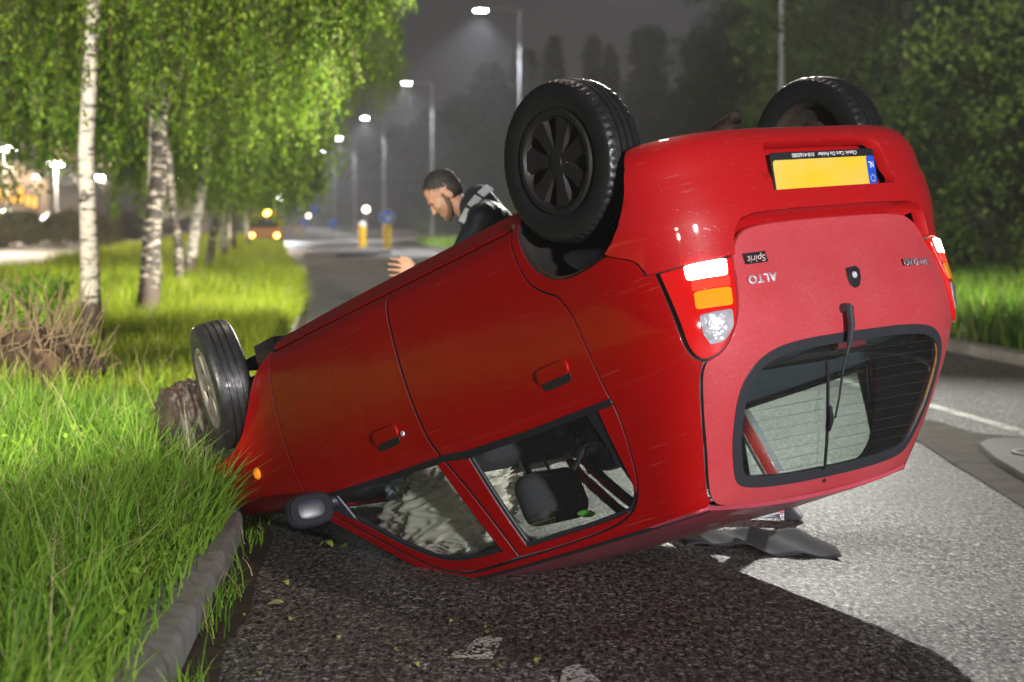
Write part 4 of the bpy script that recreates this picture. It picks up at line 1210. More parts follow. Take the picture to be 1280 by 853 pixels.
# --- underside and cabin
u = MB()
u.box((1.0, 0, .215), (2.6, 1.22, .05)); u.box((-.27, 0, .27), (.30, .9, .10)); u.box((2.45, 0, .36), (.75, .62, .34)); u.box((1.98, 0, .55), (.04, 1.2, .66))
u.box((.95, 0, .17), (1.9, .16, .06)); u.box((2.86, 0, .42), (.06, 1.10, .42))
cobj('floor_pan', u.mesh('floor_pan', M_DARK, bevel=.012))
a = MB(); a.tube([(.02, -.56, .10), (.02, .56, .10)], .028, 12); a.box((.22, -.44, .17), (.46, .05, .05)); a.box((.22, .44, .17), (.46, .05, .05))
a.tube([(-.05, -.47, .12), (-.06, -.44, .45)], .035, 12); a.tube([(-.05, .47, .12), (-.06, .44, .45)], .035, 12)
cobj('rear_axle', a.mesh('rear_axle', M_RUST, smooth=True))
cobj('silencer', MB().tube([(-.10, -.22, .17), (-.10, .22, .17)], [.075, .075], 16).mesh('silencer', M_RUST, smooth=True))
ex = MB(); ex.tube([(-.12, -.22, .16), (-.24, -.235, .135), (-.34, -.262, .118), (-.445, -.292, .118)], .0235, 16, cap=False); ex.tube([(-.445, -.292, .118), (-.34, -.262, .118), (-.24, -.235, .135)], .020, 16, cap=False)
cobj('exhaust_pipe', ex.mesh('exhaust_pipe', mat('sooty_pipe', (.24, .18, .15), .45, .3, var=(20, .7, (.05, .035, .03))), smooth=True))
for s in (-1, 1):
    for cx, cz, r in ((-.01, .205, .30), (2.40, .25, .34)):
        b = MB(); V = []; F = []
        n = 28
        for i in range(n + 1):
            t = math.radians(4 + 172 * i / n)
            for yy in (.715, .40): V.append((cx + r * math.cos(t), s * yy * (0.93 if cx > 1 else 1), cz + r * math.sin(t)))
        c0 = len(V); V.append((cx, s * .40, cz))
        for i in range(n): F.append((2 * i, 2 * i + 1, 2 * i + 3, 2 * i + 2)); F.append((2 * i + 1, c0, 2 * i + 3))
        cobj('wheel_well', b.add(V, F).mesh('wheel_well', M_DARK, smooth=True))
    for cx in (2.40,):
        cobj('suspension_strut', MB().tube([(cx, s * .5, .25), (cx - .03, s * .46, .66)], [.05, .06], 14).mesh('suspension_strut', M_RUST, smooth=True))
def cushion(name, c, sz, rot=(0, 0, 0), m=None, bev=.05, parent=None):
    me = MB().box((0, 0, 0), sz).mesh(name, m or M_SEAT, bevel=bev, seg=4)
    o = cobj(name, me, parent, c); o.rotation_euler = rot; return o
for s in (-1, 1):
    sb = cushion('front_seat', (1.02, s * .34, .68), (.15, .46, .60), (0, math.radians(-14), 0))
    cushion('seat_cushion', (.27, 0, -.22), (.50, .48, .16), (0, math.radians(8), 0), None, .05, sb)
    cushion('head_rest', (-.045, 0, .47), (.12, .285, .20), (0, math.radians(4), 0), M_SEAT, .055, sb)
    cobj('headrest_post', MB().tube([(-.02, -.06, .28), (-.03, -.06, .42)], .006, 8).tube([(-.02, .06, .28), (-.03, .06, .42)], .006, 8).mesh('headrest_post', M_STEEL, smooth=True), sb)
rb = cushion('rear_bench', (.20, 0, .60), (.14, 1.14, .50), (0, math.radians(-16), 0), M_SHELF, .04)
cushion('bench_cushion', (.30, 0, -.18), (.46, 1.12, .15), (0, math.radians(10), 0), M_SEAT, .04, rb)
cobj('parcel_shelf', MB().box((-.15, 0, .875), (.52, 1.06, .022)).box((-.42, 0, .865), (.02, .9, .03)).mesh('parcel_shelf', M_SHELF, bevel=.008))
cobj('brake_light', MB().box((-.385, .03, .905), (.04, .15, .045)).mesh('brake_light', mat('dull_red_lens', (.30, .05, .06), .3), bevel=.008))
db = cobj('dashboard', MB().box((1.80, 0, .80), (.32, 1.24, .22)).mesh('dashboard', M_TRIM, bevel=.05, seg=3))
cobj('steering_wheel', MB().lathe([(.17 + .014 * math.cos(t), .014 * math.sin(t)) for t in np.linspace(0, 2 * PI, 9)], 32, axis='x').box((0, 0, 0), (.03, .30, .04)).mesh('steering_wheel', M_TRIM, smooth=True), db, (1.55, .34, .86)).rotation_euler = (0, math.radians(25), 0)
# burst airbag behind the front side window
def blob(c, r, nu, nv, amp, seed, sharp=1.0, folds=0.0):
    ra = np.random.default_rng(seed); k2 = ra.normal(0, 1, (7, 3)) * np.array([2.6, 2.6, 1.6]); p2 = ra.uniform(0, 2 * PI, 7); ks = ra.normal(0, 1, (14, 3)) * np.array([5, 5, 5]) ; ph = ra.uniform(0, 2 * PI, 14)
    V = []; F = []
    for i in range(nv + 1):
        th = PI * i / nv
        for j in range(nu):
            p = 2 * PI * j / nu
            d = np.array([math.sin(th) * math.cos(p), math.sin(th) * math.sin(p), math.cos(th)])
            w = sum((1 - abs(math.sin(float(k @ d) + f))) ** 2 for k, f in zip(ks, ph)) / 14
            V.append(np.array(c) + np.array(r) * np.sign(d) * np.abs(d) ** sharp * (1 + amp * (w - .35) + folds * (sum((1 - abs(math.sin(float(k @ d) + f + 1.5 * math.sin(2 * float(k @ d[::-1]))))) ** 3 for k, f in zip(k2, p2)) / 7 - .2)))
    for i in range(nv):
        for j in range(nu): F.append((i * nu + j, i * nu + (j + 1) % nu, (i + 1) * nu + (j + 1) % nu, (i + 1) * nu + j))
    return np.array(V), np.array(F)
V, F = blob((1.34, -.445, 1.06), (.40, .12, .195), 170, 110, .20, 3, .9, .55)
cobj('airbag', np_mesh('airbag', V, [F], [M_BAG]))
V, F = blob((1.62, -.36, .92), (.14, .15, .10), 64, 40, .5, 5)
o = cobj('airbag', np_mesh('airbag', V, [F], [mat('crumpled_plastic', (.45, .55, .68), .3, bump=(30, .8, .02))])); o['label'] = 'pale blue crumpled plastic bag by the mirror'

# --- door mirrors
for s in (-1, 1):
    b = MB(); V, F = blob((0, 0, 0), (.055, .098, .068), 36, 20, 0.0, 1, .72)
    b.add([tuple(v) for v in V], [tuple(f) for f in F])
    mi = cobj('door_mirror', b.mesh('door_mirror', mat('mirror_shell', (.03, .034, .05), .35), smooth=True), None, (1.745, s * .815, .925))
    mi.rotation_euler = (0, 0, math.radians(-22 * s))
    cobj('mirror_glass', MB().prism([(p[0], p[1]) for p in rrect(0, 0, .165, .108, .42)], 0, .004, Matrix.Rotation(math.radians(-90), 4, 'Y') @ Matrix.Rotation(PI / 2, 4, 'Z')).mesh('mirror_glass', mat('mirror', (.55, .57, .6), .06, 1.0)), mi, (-.047, 0, 0))
    cobj('mirror_foot', MB().tube([(.02, -s * .05, -.01), (.01, -s * .13, -.02)], [.03, .035], 10).mesh('mirror_foot', M_TRIM, smooth=True), mi)
    panel('mirror_sail', [(1.672, .886), (1.80, .884), (1.70, .985), (1.655, 1.005)], sideR if s < 0 else sideL, mat('mirror_sail', (.05, .055, .075), .3), None, depth=.01, off=.002, gap=0)

# --- torn front bumper and liner by the front wheel
V, F = blob((2.87, -.54, .40), (.18, .16, .26), 110, 70, .25, 8, .6, .28)
o = cobj('front_bumper', np_mesh('front_bumper', V, [F], [M_RUSTP])); o['label'] = 'torn dirty brown front bumper corner'
cobj('bumper_bar', MB().box((2.93, .15, .42), (.07, 1.0, .20)).mesh('bumper_bar', M_RUSTP, bevel=.03, seg=3))
cobj('engine_tray', MB().box((2.0, -.50, .185), (.30, .18, .035), Matrix.Identity(4)).box((2.12, -.52, .20), (.16, .16, .10)).mesh('engine_tray', M_TRIM, bevel=.012))

# ------------------------------------------------------------------ things lying about
def cloth(name, pts_fn, nu, nv, m, th=.006):
    V = []; F = []
    for i in range(nu + 1):
        for j in range(nv + 1): V.append(pts_fn(i / nu, j / nv))
    w = nv + 1
    for i in range(nu):
        for j in range(nv): F.append((i * w + j, i * w + j + 1, (i + 1) * w + j + 1, (i + 1) * w + j))
    n0 = len(V); V2 = [(v[0], v[1], v[2] - th) for v in V]
    F2 = [tuple(n0 + k for k in f[::-1]) for f in F]
    bd = [i * w for i in range(nu + 1)] + [nu * w + j for j in range(1, w)] + [i * w + nv for i in range(nu - 1, -1, -1)] + [j for j in range(nv - 1, 0, -1)]
    F3 = [(bd[i], bd[(i + 1) % len(bd)], n0 + bd[(i + 1) % len(bd)], n0 + bd[i]) for i in range(len(bd))]
    return obj(name, np_mesh(name, V + V2, [F + F2 + F3], [m]))
def mat_pt(u, v):
    x = 0.70 + .60 * u; y = 7.72 + .42 * v - .22 * u - .05 * u * v + .02 * math.sin(9 * u)
    z = .012 + .035 * (0.5 + 0.5 * math.sin(6.5 * u + 2.2 * v)) * (0.3 + 0.7 * math.sin(PI * min(u * 1.1, 1))) + .03 * v * math.sin(PI * u) + .010 * math.sin(19 * u + 5 * v)
    return (x, y, z)
tag(cloth('floor_mat', mat_pt, 40, 16, mat('felt_mat', (.04, .043, .055), .9, bump=(150, .6, .004))), 'crumpled dark grey felt mat on the asphalt under the raised rear', 'mat')

# warning triangle standing behind the car
t = empty('warning_triangle', 'hollow red warning triangle standing on the road behind the car, seen through its rear window', 'warning triangle', (1.29, 8.5, 0.035), math.radians(-8))
t.rotation_euler = (math.radians(-6), 0, math.radians(-8))
M_REFR = mat('red_reflector', (.62, .035, .03), .35, coat=.5, bump=(300, .3, .001))
M_PALE = mat('pale_reflector', (.45, .47, .60), .4)
SD = .66
arm = MB().prism([(-SD + .055, .0), (-.055, .0), (-.083, .048), (-SD + .083, .048)], -.010, .010, Matrix.Rotation(PI / 2, 4, 'X')).mesh('red_arm', M_REFR, bevel=.003)
pst = [MB().prism([(-SD + .07 + .01 * k, -.004 - .0085 * k), (-.05, -.004 - .0085 * k), (-.05, -.0095 - .0085 * k), (-SD + .07, -.0095 - .0085 * k)], -.009, .009, Matrix.Rotation(PI / 2, 4, 'X')).mesh('pale_strip', M_PALE) for k in range(3)]
ins = MB().prism([(-SD + .085, .051), (-.085, .051), (-.094, .064), (-SD + .094, .064)], -.008, .008, Matrix.Rotation(PI / 2, 4, 'X')).mesh('inner_band', M_SEAL)
cap_ = MB().prism([(-.075, -.034), (-.004, -.034), (.012, -.012), (-.046, .062), (-.075, .048)], -.013, .013, Matrix.Rotation(PI / 2, 4, 'X')).mesh('corner_cap', M_SEAL, bevel=.004)
for k in range(3):
    cen = Vector((-SD / 2, 0, SD * .2887))
    Mr = Matrix.Translation(cen) @ Matrix.Rotation(2 * PI * k / 3, 4, 'Y') @ Matrix.Translation(-cen)
    a_ = obj('red_arm', arm, t); a_.matrix_local = Mr
    obj('inner_band', ins, a_)
    for p_ in pst: obj('pale_strip', p_, a_)
    c_ = obj('corner_cap', cap_, t); c_.matrix_local = Mr
for fx in (-.10, -SD + .10): obj('foot', MB().tube([(fx, -.16, -.025), (fx, .0, -.012), (fx, .16, -.025)], .007, 8).mesh('foot', M_STEEL, smooth=True), t)

# small litter on the car's headlining, seen through the side windows
def on_car(x, y, z): return Vector(car_w((x, y, z)))
def crumple(name, label, cat, p, r, m, seed):
    V, F = blob((0, 0, 0), r, 28, 18, 1.1, seed)
    o = obj(name, np_mesh(name, V, [F], [m], smooth=False)); o.location = on_car(*p)
    return tag(o, label, cat)
crumple('crumpled_tissue', 'white crumpled tissue inside the front side window', 'tissue', (1.21, -.50, 1.245), (.030, .03, .026), mat('tissue', (.78, .80, .80), .9), 21)
crumple('crumpled_wrapper', 'lilac crumpled wrapper inside the front side window', 'wrapper', (1.42, -.50, 1.165), (.034, .03, .03), mat('lilac_foil', (.45, .33, .55), .4), 22)
crumple('crumpled_receipt', 'tiny pale crumpled receipt beside the white tissue', 'paper', (1.26, -.50, 1.262), (.02, .02, .014), mat('receipt', (.75, .70, .62), .9), 23)
o = obj('paper_note', MB().box((0, 0, 0), (.075, .003, .05)).mesh('paper_note', mat('yellowed_paper', (.62, .54, .34), .8))); o.matrix_world = car.matrix_world.copy(); o.location = on_car(1.64, -.52, 1.01)
tag(o, 'small yellowed paper note behind the door mirror', 'paper')
# patterned leaf pendant
lf = MB(); 
for k in range(9):
    s_ = k / 8
    for sg in (-1, 1):
        lf.add([(s_ * .13, 0, 0), (s_ * .13 + .012, sg * .018, .004), (s_ * .13 + .035, sg * .040 * (1 - .5 * s_), .006), (s_ * .13 + .016, sg * .02, 0)], [(0, 1, 2, 3)], mi=0)
lf.tube([(0, 0, 0), (.15, 0, 0)], .002, 5, mi=0)
o = obj('fern_leaf', lf.mesh('fern_leaf', [mat('fern_green', (.22, .26, .06), .6)])); o.matrix_world = car.matrix_world @ Matrix.Rotation(PI / 2, 4, 'X'); o.location = on_car(.70, -.49, 1.215)
tag(o, 'striped green fern leaf lying inside the rear side window', 'leaf')
crumple('green_wrapper', 'bright green wrapper beside the fern leaf in the car', 'wrapper', (.53, -.49, 1.235), (.035, .015, .014), mat('green_foil', (.12, .42, .06), .4), 25)

# leaves on the wet road
M_FALL = mat('fallen_leaf', (.26, .31, .06), .5, var=(40, .9, (.15, .17, .05)))
fm = []
for k in range(3):
    V = []; F = []; L = .03; n = 6
    for i in range(n + 1):
        t = i / n; w = .011 * math.sin(PI * t ** .8) + .0005; z = .002 + .007 * math.sin(PI * t) * (k * .6 + .4)
        V += [(L * (t - .5), -w, z + .004 * (k == 1)), (L * (t - .5), 0, z - .002), (L * (t - .5), w, z)]
    for i in range(n):
        for q in range(2): F.append((3 * i + q, 3 * i + q + 1, 3 * i + q + 4, 3 * i + q + 3))
    fm.append(np_mesh('fallen_leaf', V, [F], [M_FALL]))
def px(u, v, Y=None, z=0.0):
    """where the sight line through a picture point meets the height z"""
    d = MCW @ np.array([(u - 640) / 2400, (v - 426.5) / 2400, 1.0]); s = (z - CAM_H) / d[2]
    return (d[0] * s, d[1] * s)
LEAVES = [(345, 757, 2.6, 0), (366, 777, 1.6, 1), (357, 732, 1.6, 2), (306, 771, .9, 1), (327, 777, 1, 0), (424, 799, .9, 2), (496, 787, 1, 0), (493, 789, .8, 1), (472, 766, .8, 0), (498, 814, 1.3, 1), (520, 834, 1.3, 2), (323, 845, 1.4, 1), (479, 847, .9, 0), (313, 799, .8, 2),
          (278, 809, .8, 0), (565, 825, .9, 1), (609, 792, 1.0, 0), (609, 786, .9, 2), (627, 836, .9, 0), (673, 829, 1.3, 1), (626, 835, .7, 2), (564, 779, .8, 1), (872, 779, .9, 0), (1105, 636, .9, 2), (1085, 636, .9, 0), (408, 685, 2.6, 2), (430, 686, 1.6, 1), (862, 778, .9, 1), (1175, 588, .8, 0)]
LEAF_LAB = {0: 'large long leaf on the dark road below the door mirror', 1: 'curled leaf just right of and below the large long one on the dark road', 2: 'pale narrow leaf lying nearer the car than the large long one', 24: 'lone leaf on the pale road below the rear window, left of a close pair', 23: 'lone leaf on the pale road below the rear window, right of a close pair',
            25: 'large shaded leaf on the road under the door mirror', 26: 'smaller shaded leaf right of the large one under the door mirror', 28: 'leaf on the pale road near the traffic island', 10: 'leaf close below the car, left of the faint white dash', 19: 'larger yellow leaf right of the faint white dash', 11: 'leaf at the bottom edge of the picture by the gutter', 22: 'leaf on the dark road beside the shadow edge, below the felt mat', 18: 'leaf touching the faint white dash at the bottom', 9: 'yellow leaf left of the faint white dash', 10: 'yellow leaf between the gutter and the white arrow tip near the bottom edge'}
for i, (a, b, s, k) in enumerate(LEAVES):
    x, y = px(a, b)
    o = obj('fallen_leaf', fm[k]); s *= .8; o.location = (x, y, .004); o.scale = (s, s, s); o.rotation_euler = (rnd.uniform(-.2, .2), rnd.uniform(-.2, .2), rnd.uniform(0, 6.3))
    tag(o, LEAF_LAB.get(i, 'tiny yellow green leaf flat on the wet road'), 'leaf', 'leaves scattered on the road')

# uprooted clump of soil and roots on the verge
V, F = blob((0, 0, .10), (.44, .36, .27), 90, 60, .7, 31)
rc = obj('root_clump', np_mesh('root_clump', V, [F], [ground_mat('root_soil', (.035, .022, .014), (.10, .062, .038), 9, 1.0)])); rc.location = (-2.86, 11.3, .16); rc.scale = (1.15, 1.1, 1.5)
tag(rc, 'brown uprooted clump of soil and roots at the left edge', 'root clump')
tb = MB()
for k in range(260):
    a = rnd.uniform(0, 6.3); e = rnd.uniform(-.2, 1.2); r = .36
    p = Vector((r * math.cos(a) * math.cos(e), r * .9 * math.sin(a) * math.cos(e), .12 + r * .8 * math.sin(e)))
    q = p + Vector((rnd.uniform(-.17, .17), rnd.uniform(-.17, .17), rnd.uniform(-.10, .26)))
    tb.tube([p * .9, (p + q) / 2 + Vector((rnd.uniform(-.04, .04),) * 3), q], [.0035, .003, .0015], 4)
tag(obj('roots', tb.mesh('roots', mat('dry_root', (.17, .115, .065), .9)), rc), kind='stuff')

# ------------------------------------------------------------------ trees
def birch_bark(name='birch_bark', dark=.40, pale=(.56, .50, .43)):
    m = mat(name, (.62, .58, .52), .75)
    nt = m.node_tree; b = nt.nodes['Principled BSDF']; L = nt.links.new
    tc = [n for n in nt.nodes if n.type == 'TEX_COORD'][0]
    mp = nt.nodes.new('ShaderNodeMapping'); mp.inputs['Scale'].default_value = (3, 3, 11)
    n1 = nt.nodes.new('ShaderNodeTexNoise'); n1.inputs['Scale'].default_value = 2.2; n1.inputs['Detail'].default_value = 7; n1.inputs['Roughness'].default_value = .65
    L(tc.outputs['Object'], mp.inputs[0]); L(mp.outputs[0], n1.inputs['Vector'])
    r = nt.nodes.new('ShaderNodeValToRGB'); cr = r.color_ramp
    cr.elements[0].position = dark; cr.elements[0].color = (.045, .036, .03, 1); cr.elements[1].position = dark + .07; cr.elements[1].color = (*pale, 1)
    e = cr.elements.new(.72); e.color = (.70, .64, .56, 1)
    L(n1.outputs['Fac'], r.inputs[0])
    # cracked dark foot of the trunk
    sp = nt.nodes.new('ShaderNodeSeparateXYZ'); L(tc.outputs['Object'], sp.inputs[0])
    n2 = nt.nodes.new('ShaderNodeTexNoise'); n2.inputs['Scale'].default_value = 9; n2.inputs['Detail'].default_value = 5; L(tc.outputs['Object'], n2.inputs['Vector'])
    ml = nt.nodes.new('ShaderNodeMath'); ml.operation = 'MULTIPLY_ADD'; ml.inputs[1].default_value = -1.6; L(n2.outputs['Fac'], ml.inputs[0])
    ad = nt.nodes.new('ShaderNodeMath'); ad.operation = 'MULTIPLY_ADD'; ad.inputs[1].default_value = -1.0; ad.inputs[2].default_value = 1.48; L(sp.outputs[2], ad.inputs[0]); L(ad.outputs[0], ml.inputs[2])
    mr = nt.nodes.new('ShaderNodeMapRange'); mr.inputs['From Min'].default_value = 0.0; mr.inputs['From Max'].default_value = .15; L(ml.outputs[0], mr.inputs['Value'])
    mx = nt.nodes.new('ShaderNodeMix'); mx.data_type = 'RGBA'; L(mr.outputs[0], mx.inputs[0]); L(r.outputs[0], mx.inputs[6]); mx.inputs[7].default_value = (.10, .072, .055, 1)
    L(mx.outputs[2], b.inputs['Base Color'])
    bp = nt.nodes.new('ShaderNodeBump'); bp.inputs['Strength'].default_value = .7; bp.inputs['Distance'].default_value = .02
    L(n1.outputs['Fac'], bp.inputs['Height']); L(bp.outputs[0], b.inputs['Normal'])
    return m
M_BIRCH = birch_bark()
M_BIRCHD = birch_bark('old_birch_bark', .52, (.40, .33, .27))
M_BLEAF = leaf_mat('birch_leaf', (.055, .13, .012), (.21, .30, .026), .45, .42)
M_TWIG = mat('twig', (.10, .065, .04), .8)
M_BARK = mat('dark_bark', (.045, .036, .028), .9, bump=(20, .8, .02))

def trunk_mesh(h, r0, seed, lean=.04, limbs=7, bark=None):
    ra = random.Random(seed); b = MB()
    pts = []; x = y = 0
    n = 12
    for i in range(n + 1):
        t = i / n
        pts.append((x, y, h * t - .25)); x += ra.uniform(-lean, lean) + lean * .3; y += ra.uniform(-lean, lean)
    rad = [r0 * (1.45 if i == 0 else 1.12 if i == 1 else 1.0) * (1 - .82 * (i / n)) + .006 for i in range(n + 1)]
    b.tube(pts, rad, 14)
    tips = []
    for k in range(limbs):
        i = ra.randint(int(n * .38), n - 1); p = Vector(pts[i]); a = ra.uniform(0, 6.3); L = h * ra.uniform(.18, .34)
        q = p + Vector((math.cos(a) * L * .55, math.sin(a) * L * .55, L * .6)); e = q + Vector((math.cos(a) * L * .5, math.sin(a) * L * .5, L * .1))
        b.tube([p, (p + q) / 2 + Vector((0, 0, -.1)), q, e], [rad[i] * .55, rad[i] * .4, rad[i] * .25, .006], 7)
        tips.append((p, q, e))
    return b.mesh('trunk', bark or M_BIRCH, smooth=True), pts, tips

def weeping_crown(h, rad, zlow, strands, seed, leaf=.055, gap=.045):
    ra = np.random.default_rng(seed)
    P = []; Dv = []; tw = MB()
    br = [(ra.uniform(0, 2 * PI), rad * math.sqrt(ra.uniform(.03, 1)), ra.uniform(.1, .5), ra.uniform(-.5, .9)) for _ in range(34)]
    for s in range(strands):
        q_ = br[s % len(br)]
        bx, by = q_[1] * math.cos(q_[0]) + ra.normal(0, .30), q_[1] * math.sin(q_[0]) + ra.normal(0, .30)
        a = math.atan2(by, bx); rr = min(math.hypot(bx, by), rad)
        zt = h * (.52 + .46 * math.sqrt(max(0, 1 - (rr / rad) ** 2)) * ra.uniform(.55, 1.0))
        z0 = max(zt, zlow + .8); L = ra.uniform(.9, 2.6) * (0.7 + .5 * rr / rad)
        if ra.random() < .62: L = z0 - zlow - ra.uniform(0, 1.2)
        L = min(L, z0 - zlow - .8 * (rr / rad) ** 2 - max(q_[3], 0) * .7); L = max(L, .5)
        x, y = rr * math.cos(a), rr * math.sin(a)
        out = np.array([math.cos(a), math.sin(a)]) * ra.uniform(.1, .35); sw = ra.normal(0, .07, 2)
        n = max(6, int(L / gap))
        t = np.linspace(0, 1, n)
        cx = x + out[0] * np.sin(t * 1.6) * .8 + sw[0] * np.sin(t * 5 + a); cy = y + out[1] * np.sin(t * 1.6) * .8 + sw[1] * np.cos(t * 4 + a)
        cz = z0 - L * t ** 1.15 + .12 * np.sin(np.minimum(t * 6, PI))
        pp = np.stack([cx, cy, cz], 1)
        P.append(np.repeat(pp, 2, 0) + ra.normal(0, .035, (2 * n, 3)))
        k = max(2, n // 6)
        tw.tube([tuple(q) for q in pp[::k]], .0035, 3, cap=False, mi=0)
    P = np.concatenate(P); n = len(P)
    D = ra.normal(0, .55, (n, 3)); D[:, 2] -= 1.0
    V, T = leaf_faces(P, D, ra.normal(0, 1, (n, 3)), leaf * ra.uniform(.65, 1.25, n), leaf * .72 * ra.uniform(.7, 1.1, n), .08)
    n0 = len(V); tv = np.array(tw.V); tf = np.array(tw.F) + n0
    return np_mesh('crown', np.concatenate([V, tv]), [T, tf], [M_BLEAF, M_TWIG], False, np.concatenate([np.zeros(len(T), int), np.ones(len(tf), int)]))

CROWN = [weeping_crown(8.5, 2.25, 1.7, 640, 41, .055), weeping_crown(9.0, 3.3, 3.0, 760, 42, .055), weeping_crown(7.5, 2.1, .9, 600, 43, .065)]
TRUNK = [trunk_mesh(8.2, .078, 51)[0], trunk_mesh(8.6, .085, 52, .055)[0], trunk_mesh(7.4, .07, 53, .07, 7, M_BIRCHD)[0], trunk_mesh(8.4, .12, 54, .06, 7, M_BIRCHD)[0]]
BIRCH = [(-3.50, 16.0, 0, 0, 1.0, 0.2, 'slender pale birch nearest the car, black foot and white bark'),
         (-4.62, 24.6, 1, 1, 1.0, 1.9, 'birch with a high crown reaching out over the road, second from the front'),
         (-4.42, 25.6, 2, None, .9, 4.0, 'thin birch stem growing close beside the thick dark patched one'),
         (-5.30, 31.0, 1, 2, 1.05, 3.0, 'leaning brown birch stem right of the dark patched pair'),
         (-5.70, 35.5, 2, 1, 1.0, 5.1, 'thin bare white birch leaning left in the middle of the verge'),
         (-6.9, 46.0, 0, 2, 1.05, 2.2, 'birch far along the verge, low leaves over the grass'),
         (-8.2, 57.0, 1, 2, 1.1, 4.4, 'birch beside the orange recovery truck'),
         (-9.6, 70.0, 0, 2, 1.1, 1.1, 'farthest birch of the left row'),
         (-6.9, 21.5, 2, 2, 1.12, 3.7, 'dim birch at the far left edge beside the path'),
         (-3.98, 20.6, 3, 0, .90, 0.9, 'thick dark patched birch behind the nearest pale one')]
for (x, y, ti, ci, s, rz, lab) in BIRCH:
    t = empty('birch_tree', lab, 'tree', (x, y, float(verge_h(kerb_x(y) - x)) - .02), rz, 'birches along the left verge')
    t.scale = (s, s, s)
    t.rotation_euler = (0, {31.0: .10, 35.5: .13, 25.6: .05, 20.6: .04}.get(y, 0.0), rz) if y not in (31.0, 35.5) else (0, {31.0: .10, 35.5: .13}[y], 0)
    obj('trunk', TRUNK[ti], t)
    if ci is not None: obj('crown', CROWN[ci], t)

# --- broad dark trees and poplars on the right
M_DLEAF = leaf_mat('dark_leaf', (.026, .046, .008), (.075, .105, .016), .3, .55)
M_PLEAF = leaf_mat('poplar_leaf', (.012, .020, .008), (.034, .046, .016), .25, .6)
def clump_crown(name, n_cl, per, size, shape, seed, m, cl=.55):
    """leaf clumps spread through a volume; shape(r) -> point"""
    ra = np.random.default_rng(seed); P = []
    for _ in range(n_cl):
        c = shape(ra); r = cl * ra.uniform(.5, 1.25)
        v = ra.normal(0, 1, (per, 3)); v /= np.linalg.norm(v, axis=1, keepdims=True)
        P.append(c + v * r * ra.uniform(.35, 1.0, (per, 1)) ** .6 * [1, 1, .75])
    P = np.concatenate(P); n = len(P)
    D = ra.normal(0, .7, (n, 3)); D[:, 2] -= .45
    V, T = leaf_faces(P, D, ra.normal(0, 1, (n, 3)) + [0, 0, .6], size * ra.uniform(.6, 1.3, n), size * .6 * ra.uniform(.7, 1.2, n), .1)
    return np_mesh(name, V, [T], [m], False)
def broad(h, rad, low):
    def f(ra):
        while True:
            v = ra.uniform(-1, 1, 3)
            r = np.linalg.norm(v)
            if .35 < r < 1: break
        z = low + (h - low) * (v[2] * .5 + .5)
        w = rad * (.75 + .25 * math.sin(3 * math.atan2(v[1], v[0]) + z))
        return np.array([v[0] * w, v[1] * w, z])
    return f
def column(h, rad, low):
    def f(ra):
        t = ra.uniform(0, 1) ** 1.25; a = ra.uniform(0, 6.3); z = low + (h - low) * t
        w = rad * (1 - t) ** .55 * min(1, .45 + t * 4) * (.55 + .45 * math.sqrt(ra.random())) * (.85 + .3 * math.sin(z * 1.7))
        return np.array([w * math.cos(a), w * math.sin(a), z])
    return f
BCR = [clump_crown('crown', 230, 95, .115, broad(9.5, 3.2, .4), 61, M_DLEAF, .62), clump_crown('crown', 230, 95, .12, broad(8.0, 3.0, .2), 62, M_DLEAF, .6), clump_crown('crown', 210, 90, .14, broad(11.5, 3.4, 1.0), 63, M_DLEAF, .75)]
PCR = [clump_crown('crown', 260, 34, .34, column(12.5, 1.9, .5), 71, M_PLEAF, .6), clump_crown('crown', 230, 34, .34, column(13.5, 1.35, .5), 72, M_PLEAF, .5), clump_crown('crown', 330, 34, .40, column(11, 3.4, .3), 73, M_PLEAF, .85)]
BTR = MB().tube([(0, 0, -.2), (.05, 0, 1.5), (.15, .1, 4), (.1, .2, 7)], [.20, .16, .12, .03], 10).tube([(.08, 0, 2), (.9, .4, 3.8), (1.4, .7, 5)], [.09, .06, .02], 7).tube([(.1, 0, 2.6), (-.8, -.5, 4.4), (-1.3, -.6, 5.6)], [.09, .06, .02], 7).mesh('trunk', M_BARK, smooth=True)
PTR = MB().tube([(0, 0, -.2), (.05, .05, 4), (0, 0, 10)], [.22, .16, .03], 9).mesh('trunk', M_BARK, smooth=True)
def tree(name, x, y, tr, cr, s, rz, lab, grp, cat='tree'):
    t = empty(name, lab, cat, (x, y, .1), rz, grp); t.scale = s if hasattr(s, '__len__') else (s, s, s)
    obj('trunk', tr, t); obj('crown', cr, t)
BROAD = [(8.1, 27.0, 0, 1.0, .3, 'dense leafy tree at the right edge, nearest behind the car'), (10.6, 25.5, 1, 1.05, 1.2, 'leafy tree partly out of the picture at the right edge'), (6.9, 33.0, 1, 1.0, 2.6, 'dense leafy tree just right of the raised rear wheel'),
         (9.3, 35.0, 2, 1.0, 4.0, 'tall leafy tree behind the right edge trees'), (11.5, 31.5, 2, .95, 5.4, 'tall leafy tree at the back of the right corner'), (7.2, 43.0, 0, .95, 5.0, 'dark leafy tree behind the tall grey lamp post'),
         (9.8, 46.0, 1, 1.1, 2.0, 'dark leafy tree in the second rank above the yellow plate'), (6.6, 55.0, 2, .88, 3.3, 'dark leafy tree above the exhaust pipe'), (9.0, 60.0, 2, .95, .9, 'dark leafy tree at the back above the far rear wheel'), (13.0, 40.0, 0, 1.1, 3.0, 'dark leafy tree hidden deep behind the right corner')]
for (x, y, c, s, rz, lab) in BROAD: tree('leafy_tree', x, y, BTR, BCR[c], s, rz, lab, 'dark leafy trees on the right')
